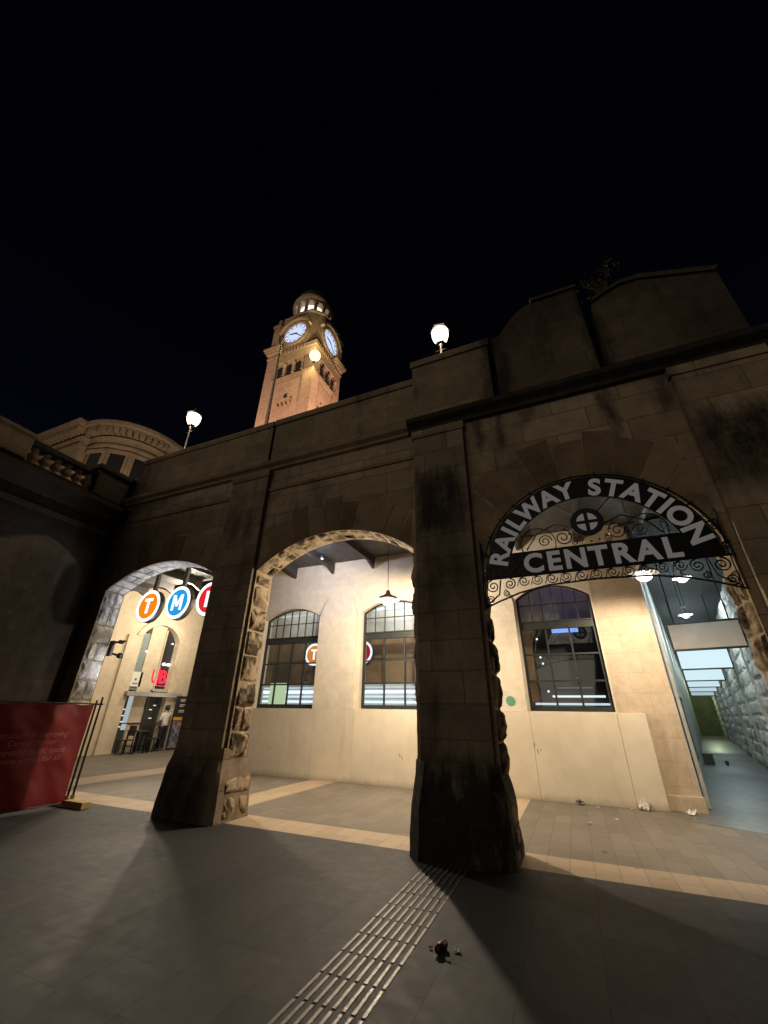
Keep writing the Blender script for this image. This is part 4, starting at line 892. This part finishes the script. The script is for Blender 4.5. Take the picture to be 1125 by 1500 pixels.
# round lantern stage: piers, glowing gaps, cornice, dome
lc = (XM + .1, YM - .1); LZ = -1.3
m = MB(); m.lathe([(0, 72.0), (4.3, 72.0), (4.3, 72.7), (3.9, 72.9), (3.9, 73.4), (0, 73.4)], (*lc, LZ), 32); m.build('drum_base', tstone, ct)
m = MB(); m.lathe([(2.7, 73.3), (2.7, 77.0)], (*lc, LZ), 32); m.build('lantern_glow', emit('lantern_stage_glow', (.95, .94, .90), 1.7), ct)
for k in range(12):
    a = 2 * math.pi * (k + .5) / 12; m = MB(); x, y = lc[0] + 3.45 * math.cos(a), lc[1] + 3.45 * math.sin(a); m.lathe([(.5, 0), (.5, .25), (.36, .4), (.34, 3.0), (.5, 3.2), (.5, 3.5)], (x, y, 73.4 + LZ), 10); m.build('column', tstone, ct, smooth=True)
m = MB(); m.lathe([(2.7, 76.8), (3.9, 76.8), (3.9, 77.3), (4.15, 77.7), (4.15, 78.2), (3.8, 78.4), (3.8, 79.0), (0, 79)], (*lc, LZ), 40); m.build('drum_cornice', tstone, ct)
m = MB(); m.lathe([(3.7, 79.0), (3.5, 80.2), (2.8, 81.6), (1.7, 82.6), (.6, 83.1), (.6, 84.5), (0, 84.7)], (*lc, LZ), 32); m.build('dome', plain('dark_copper_dome', (.03, .04, .035), .6), ct, smooth=True)
fl = thing('floodlight', 'glaring yellow floodlight fixed on the near corner of the clock tower', 'floodlight', (-31.0, 39.6, 56.4))
m = MB(); m.box(-31.5, -31.0, 39.7, 40.1, 55.5, 56.1, .03); m.build('bracket', M['steeldark'], fl)
m = MB(); m.sphere((-30.9, 39.5, 56.5), .95, sub=3); m.build('lens', emit('yellow_floodlight', (1.0, .92, .40), 2.2), fl, smooth=True)
lamp('POINT', 'floodlight_light', (-30.0, 38.4, 56.5), 2400, (1, .86, .35), .3, parent=fl)
lamp('SPOT', 'tower_flood', (-37, 24, 30), 24000, (1, .62, .44), .4, (R(180 - 42), 0, R(0)), 50, .6)
lamp('SPOT', 'tower_flood', (-18, 45, 30), 44000, (1, .64, .46), .4, (R(180 - 42), 0, R(90)), 50, .6)

# ------------------------------------------------------------------ round-cornered building
rb = thing('round_corner_building', 'round-cornered stone building with a dentil cornice, lit up beyond the parapet', 'building', (-28.7, 15.9, 0))
H = 20.0; cc_ = (-28.7, 15.9)
def plan(rad, z, n=28): 
    q = [(-48, cc_[1] - rad - .5, z), (cc_[0] - .5 + (rad - 3) * .6, cc_[1] - rad - .5, z), (cc_[0] - .5 + (rad - 3) * .6, cc_[1] - rad, z)]
    q += [(cc_[0] + rad * math.sin(R(90 * k / n)), cc_[1] - rad * math.cos(R(90 * k / n)), z) for k in range(1, n + 1)] + [(cc_[0] + rad, 34, z)]
    return q
def sweep(m, prof):
    rows = [[m.bm.verts.new(p) for p in plan(r_, z)] for r_, z in prof]
    for a, b in zip(rows, rows[1:]):
        for i in range(len(a) - 1): m.bm.faces.new([a[i], a[i + 1], b[i + 1], b[i]])
rbs = stone('rounded_building_stone', (.34, .24, .15), (.46, .34, .22), 'xz', 1.3, .5, .006, grime=.5, bump=.2, streak=.6)
m = MB(); sweep(m, [(3.0, 0), (3.0, 18.1), (3.2, 18.15), (3.2, 18.35), (3.0, 18.4), (3.0, 18.9)]); m.build('wall', rbs, rb)
m = MB(); sweep(m, [(3.0, 18.75), (3.15, 18.8), (3.25, 18.98), (3.05, 19.02), (3.05, 19.5), (3.75, 19.52), (4.0, 19.6), (4.02, 19.85), (3.9, 20.0), (3.5, 20.05), (2.0, 20.1)]); m.build('cornice', rbs, rb)
m = MB()
for k in range(14):
    a = R(4 + 86 * k / 13.5); c_ = Vector((cc_[0] + 3.52 * math.sin(a), cc_[1] - 3.52 * math.cos(a), 0)); m.box(-.15, .15, -.3, .25, 19.06, 19.48, .02, Matrix.Translation(c_) @ Matrix.Rotation(a, 4, 'Z'))
for k in range(16): m.box(-29.1 - k * .46, -28.85 - k * .46, 11.6, 12.1, 19.06, 19.48, .02)
m.build('dentils', rbs, rb)
m = MB(); sweep(m, [(2.6, 20.05), (2.6, 20.6), (2.2, 20.9)]); m.build('roof_kerb', plain('dark_roof_edge', (.05, .045, .04), .8), rb)
for ang in (14, 42, 70, 90):
    a = R(ang); c_ = Vector((cc_[0] + 3.0 * math.sin(a), cc_[1] - 3.0 * math.cos(a), 0)); MM = Matrix.Translation(c_) @ Matrix.Rotation(a, 4, 'Z')
    m = MB(); m.box(-.62, .62, -.12, .05, 15.9, 17.9, .02, MM); m.box(-.8, .8, -.2, .05, 17.62, 17.92, .02, MM); w = m.build('window', rbs, rb)
    m = MB(); m.box(-.48, .48, -.13, -.1, 15.9, 17.6, 0, MM); m.build('pane', tdark, w)
lamp('SPOT', 'facade_flood', (-19, 9.5, 9.5), 1500, (1, .78, .6), .2, (R(180 - 42), 0, R(60)), 80, .7)

# ------------------------------------------------------------------ roof lanterns and flagpole
def lantern(x, y, label, e):
    t = thing('roof_lantern', label, 'lantern', (x, y, 8.1), 'lanterns on the parapet')
    z0 = 9.73
    base = 8.45 if x > -3 else 8.1
    m = MB(); m.lathe([(.09, 0), (.09, .06), (.035, .1), (.03, z0 - base - .4), (.05, z0 - base - .36), (.05, z0 - base - .30), (.03, z0 - base - .26)], (x, y, base), 14); m.tube([(x - .14, y, z0 - .5), (x + .14, y, z0 - .5)], .012); m.build('post', M['steel'], t, smooth=True)
    m = MB()
    for k in range(6):
        a = R(60 * k + 10); m.tube([(x + .10 * math.cos(a), y + .10 * math.sin(a), z0 - .27), (x + .205 * math.cos(a), y + .205 * math.sin(a), z0 + .14)], .011, 5)
    m.lathe([(.0, -.3), (.11, -.29), (.115, -.26), (.0, -.25)], (x, y, z0), 6, R(10), R(370)); m.lathe([(.235, .13), (.24, .16), (.12, .3), (.05, .33), (.06, .38), (.0, .44)], (x, y, z0), 6, R(10), R(370)); m.build('lantern_frame', M['steeldark'], t)
    m = MB(); m.lathe([(.0, -.26), (.10, -.255), (.17, -.12), (.20, .0), (.2, .12), (.0, .125)], (x, y, z0), 18); m.build('lantern_glass', emit('lantern_glass_%d' % (x * 10), (1.0, .88, .66), 4.0), t)
    lamp('POINT', 'lantern_light', (x, y - .35, z0 - .1), e, (1, .74, .45), .1, parent=t)
lantern(-1.45, 6.5, 'bright roof lantern glowing above the stepped stone block over the dark middle pier', 60)
lantern(-9.45, 6.5, 'bright roof lantern on a thin post beside the round-cornered building', 60)
lamp('SPOT', 'added_pole_spot', (-28.6, 28.6, 19), 2600, (1, .72, .5), .1, (R(180 - 8), 0, R(35)), 40, .5)  # unseen spot added to brighten the flagpole
fp = thing('flagpole', 'thin white flagpole rising in front of the clock tower', 'flagpole', (-29.6, 30, 18))
m = MB(); m.tube([(-29.6, 30, 18), (-29.6, 30, 34.5), (-29.7, 30, 49.7)], [.22, .2, .12], 10); m.build('pole', plain('pale_pole', (.85, .70, .52), .5), fp); m = MB(); m.sphere((-29.7, 30, 49.9), .28, sub=2); m.build('finial', plain('finial', (.4, .3, .15), .4), fp)
m = MB(); m.box(-29.9, -29.3, 29.7, 30.3, 17.6, 18.2, .02); m.build('base', M['steel'], fp)
m = MB(); m.box(-46, -28.5, 29, 38, 0, 17.6); tag(m.build('roof_block', plain('dark_roof_block', (.05, .045, .04), .9)), 'dark lower block of the station standing under the flagpole', 'building')

# ------------------------------------------------------------------ red banner fence
bf = thing('banner_fence', 'dark red fabric banner fence with faint white print, on a timber foot', 'banner', (-8.75, 5.8, 0))
BXX = -8.75
m = MB(); n_ = 90
for j in range(n_):
    for k in range(36):
        f = lambda y, z: (BXX + .02 * math.sin(y * 3.1) * math.sin(z * 2.0) + .012 * math.sin(y * 9 + z * 4) + .03 * noise.noise((y * 1.7, z * 2.6, 1)) + .014 * noise.noise((y * 5 + z * 3, z * 4, 5)), y, z - .018 * math.sin((y - 2.2) * 7.1) ** 2 * (z > 1.4))
        y0, y1 = 2.2 + 3.53 * j / n_, 2.2 + 3.53 * (j + 1) / n_; z0, z1 = .07 + 1.585 * k / 36, .07 + 1.585 * (k + 1) / 36
        m.face([f(y0, z0), f(y1, z0), f(y1, z1), f(y0, z1)])
gb = NT('red_banner'); pb = gb.pos(); nb_ = gb.noise(pb, 2.2, 6, .6); cB = gb.mix(gb.smooth(nb_, .3, .7), (.21, .010, .015), (.16, .008, .012)); gb.surf(cB, .55, 0, gb.noise(pb, 240, 2), .12, .002, .3)
bn_ = m.build('banner', gb.m, bf, smooth=True, weld=True)
m = MB()
for z, y1, tx in ((1.12, 5.42, 'first stage on improving'), (1.0, 5.25, 'Central Station'), (.87, 5.45, 'opening public space'), (.74, 5.4, 'and new entries for all')):
    m.text(tx, .125, lambda x, y, zz, y1=y1, z=z: (BXX + .026 + .02 * math.sin((y1 + x) * 3.1) * math.sin((z + y) * 2.0) + .012 * math.sin((y1 + x) * 9 + (z + y) * 4) + .03 * noise.noise(((y1 + x) * 1.7, (z + y) * 2.6, 1)) + .014 * noise.noise(((y1 + x) * 5 + (z + y) * 3, (z + y) * 4, 5)) - .02 + zz, y1 + x, z + y), .001, .01, 'RIGHT', .15)
m.build('lettering', plain('faded_print', (.36, .11, .11), .7), bn_)
m = MB()
for y in (5.765, 5.86):
    m.tube([(BXX, y, .03), (BXX, y, 1.79 if y > 5.8 else 1.73)], .019, 10)
m.build('post', M['black'], bf)
m = MB(); m.tube([(BXX, 2.2, .03), (BXX, 2.2, 1.78)], .021, 10); m.build('post', M['black'], bf)
m = MB(); m.tube([(BXX, 5.74, 1.66), (BXX, 5.9, 1.66)], .018, 8); m.tube([(BXX, 2.2, 1.665), (BXX, 5.765, 1.665)], .012, 8); m.tube([(BXX, 2.2, .06), (BXX, 5.765, .06)], .012, 8); m.build('rail', M['black'], bf)
wood = plain('yellow_timber', (.42, .30, .12), .75, 0, .3, 5)
m = MB(); m.box(BXX - .35, BXX + .55, 5.70, 5.86, 0, .10, .01); m.build('foot', wood, bf); m = MB(); m.box(BXX - .35, BXX + .5, 2.12, 2.28, 0, .10, .01); m.build('foot', wood, bf)
m = MB(); m.tube([(BXX, 5.765, .1), (BXX, 5.765, .16)], .035, 10); m.tube([(BXX, 5.86, .1), (BXX, 5.86, .16)], .035, 10); m.build('socket', plain('brass_socket', (.35, .25, .08), .4, .7), bf)

# ------------------------------------------------------------------ tactile strip, litter, sticker
m = MB()
bar = plain('tactile_steel', (.17, .158, .142), .46, .35, .3, 30)
for rw in range(17):
    y0 = .95 + rw * .302
    for k in range(8):
        xb = -1.895 + k * .0665
        P = [(-.016, 0), (-.011, .0055), (.011, .0055), (.016, 0)]
        A = [m.bm.verts.new((xb + u, y0 + .012, w)) for u, w in P]; B2 = [m.bm.verts.new((xb + u, y0 + .288, w)) for u, w in P]
        for i in range(3): m.bm.faces.new([A[i], A[i + 1], B2[i + 1], B2[i]])
        m.bm.faces.new(A); m.bm.faces.new(list(reversed(B2)))
struct(m.build('tactile_strip', bar))
cup = thing('crushed_cup', 'small crushed dark red drink can lying on the paving near the tactile strip', 'litter', (-1.2, 3.97, 0))
m = MB(); m.tube([(-1.225, 3.90, .035), (-1.215, 3.94, .036), (-1.20, 3.99, .034), (-1.20, 4.03, .033)], [.026, .033, .03, .024], 12); m.noisy(.006, 30); m.build('body', plain('dark_red_can', (.07, .012, .012), .4, .3, .3, 30), cup, smooth=True)
m = MB(); m.tube([(-1.245, 3.99, .012), (-1.26, 4.06, .018)], .006); m.build('straw', M['white'], cup)
def scrap(x, y, s, label, mat, name='paper_scrap', h=.5):
    m = MB(); r = random.Random(int(x * 100 + y * 37)); nn = 6
    g_ = [[m.bm.verts.new((x + s * (i / nn - .5) + r.gauss(0, s * .05), y + s * .7 * (j / nn - .5) + r.gauss(0, s * .05), .006 + abs(r.gauss(0, s * h * .45)))) for i in range(nn + 1)] for j in range(nn + 1)]
    for j in range(nn):
        for i in range(nn): m.bm.faces.new([g_[j][i], g_[j][i + 1], g_[j + 1][i + 1], g_[j + 1][i]])
    return tag(m.build(name, mat), label, 'litter', 'litter on the ground')
wp = plain('litter_white', (.72, .68, .6), .7); dk = plain('litter_dark', (.08, .07, .06), .7)
scrap(-1.1, 4.02, .05, 'white scrap beside the crushed red can', wp); scrap(-1.14, 3.88, .035, 'tiny pale scrap just below the crushed red can', wp); scrap(-1.3, 3.98, .03, 'tiny dark scrap between the red can and the tactile strip', dk, 'dark_scrap')
scrap(-.19, 10.46, .15, 'dark crumpled wrapper against the foot of the white board under the window', dk, 'crumpled_wrapper', .7); scrap(-.16, 10.44, .09, 'pale crumpled scrap on the dark wrapper by the board', wp); scrap(.95, 10.49, .2, 'biggest white crumpled paper at the foot of the wall', wp, 'crumpled_paper', .8)
scrap(.13, 10.3, .05, 'small white scrap a little out from the wall boards', wp); scrap(-.07, 8.8, .07, 'white scrap in the middle of the arcade floor', wp); scrap(.36, 9.3, .06, 'white scrap in the arcade, nearer the wall', wp); scrap(.06, 7.27, .05, 'small white scrap near the pale border band', wp); scrap(1.68, 10.44, .16, 'flat pale paper at the foot of the bare stone corner', wp); scrap(.7, 10.44, .04, 'tiny scrap left of the biggest crumpled paper', wp)
m = MB(); m.prism([arc(-1.33, 1.88, .105, 0, 350, 30)], XZ, W0 - .058, W0 - .052); tag(m.build('round_sticker', plain('green_sticker', (.12, .36, .22), .5)), 'round green sticker on the cream wall beside the dark middle pier', 'sticker')
m = MB(); rr = random.Random(3)
for (x, z) in ((-8.1, .62), (-4.05, .62), (-.84, .93)):
    for k in range(3):
        a = rr.uniform(.9, 2.2); l = rr.uniform(.03, .1); xx, zz = x + rr.gauss(0, .04), z + rr.gauss(0, .04); d = Vector((math.cos(a), math.sin(a))); n = Vector((-d.y, d.x)) * .007
        yy = W0 - .1145
        m.prism([[(xx - n.x, zz - n.y), (xx + d.x * l - n.x, zz + d.y * l - n.y), (xx + d.x * l + n.x, zz + d.y * l + n.y), (xx + n.x, zz + n.y)]], XZ, yy, yy + .002)
m.build('scuff_marks', plain('scuff', (.16, .13, .09), .8), sb)

# ------------------------------------------------------------------ night sky, dim glow of the city
w = bpy.data.worlds.new('World'); sc.world = w; w.use_nodes = True; t = w.node_tree; t.nodes.clear()
o = t.nodes.new('ShaderNodeOutputWorld'); b = t.nodes.new('ShaderNodeBackground'); tc = t.nodes.new('ShaderNodeTexCoord'); sx = t.nodes.new('ShaderNodeSeparateXYZ'); rp = t.nodes.new('ShaderNodeValToRGB')
t.links.new(tc.outputs['Generated'], sx.inputs[0]); t.links.new(sx.outputs[2], rp.inputs[0]); t.links.new(rp.outputs[0], b.inputs[0]); t.links.new(b.outputs[0], o.inputs[0])
rp.color_ramp.elements[0].position = .15; rp.color_ramp.elements[0].color = (.0016, .0020, .0052, 1); rp.color_ramp.elements[1].position = .85; rp.color_ramp.elements[1].color = (.0003, .0004, .0010, 1)
b.inputs[1].default_value = 1.0
l = bpy.data.lights.new('sun', 'SUN'); l.energy = .50; l.angle = R(70); l.color = (1.0, .85, .68)
so = bpy.data.objects.new('sun', l); COL.objects.link(so)
so.rotation_euler = Vector((.62, 1.0, -.2)).to_track_quat('-Z', 'Y').to_euler()

# ------------------------------------------------------------------ camera
f_px, pit, rol, yaw = 576.29, R(26.968), R(.9345), R(23.716)
cam = bpy.data.cameras.new('camera'); co = bpy.data.objects.new('camera', cam); COL.objects.link(co); sc.camera = co
cp, sp_ = math.cos(pit), math.sin(pit); r0 = Vector((1, 0, 0)); u0 = Vector((0, -sp_, cp)); f0 = Vector((0, cp, sp_))
r1 = r0 * math.cos(rol) + u0 * math.sin(rol); u1 = u0 * math.cos(rol) - r0 * math.sin(rol); Rz = Matrix.Rotation(yaw, 3, 'Z')
r1, u1, f1 = Rz @ r1, Rz @ u1, Rz @ f0
mt = Matrix((r1, u1, -f1)).transposed().to_4x4(); mt.translation = (0, 0, 1.6); co.matrix_world = mt
cam.sensor_fit = 'VERTICAL'; cam.sensor_height = 36; cam.lens = 36 * f_px / 1500; cam.clip_end = 2000; cam.clip_start = .05
sc.view_settings.view_transform = 'Standard'; sc.view_settings.look = 'None'; sc.view_settings.exposure = 0; sc.view_settings.gamma = 1
sc.render.engine = 'CYCLES'; sc.cycles.use_denoising = True
try: sc.cycles.denoiser = 'OPENIMAGEDENOISE'
except Exception: pass
sc.cycles.max_bounces = 6; sc.cycles.diffuse_bounces = 3; sc.cycles.glossy_bounces = 3; sc.cycles.transparent_max_bounces = 12; sc.cycles.sample_clamp_indirect = 3.0; sc.cycles.caustics_reflective = False; sc.cycles.caustics_refractive = False
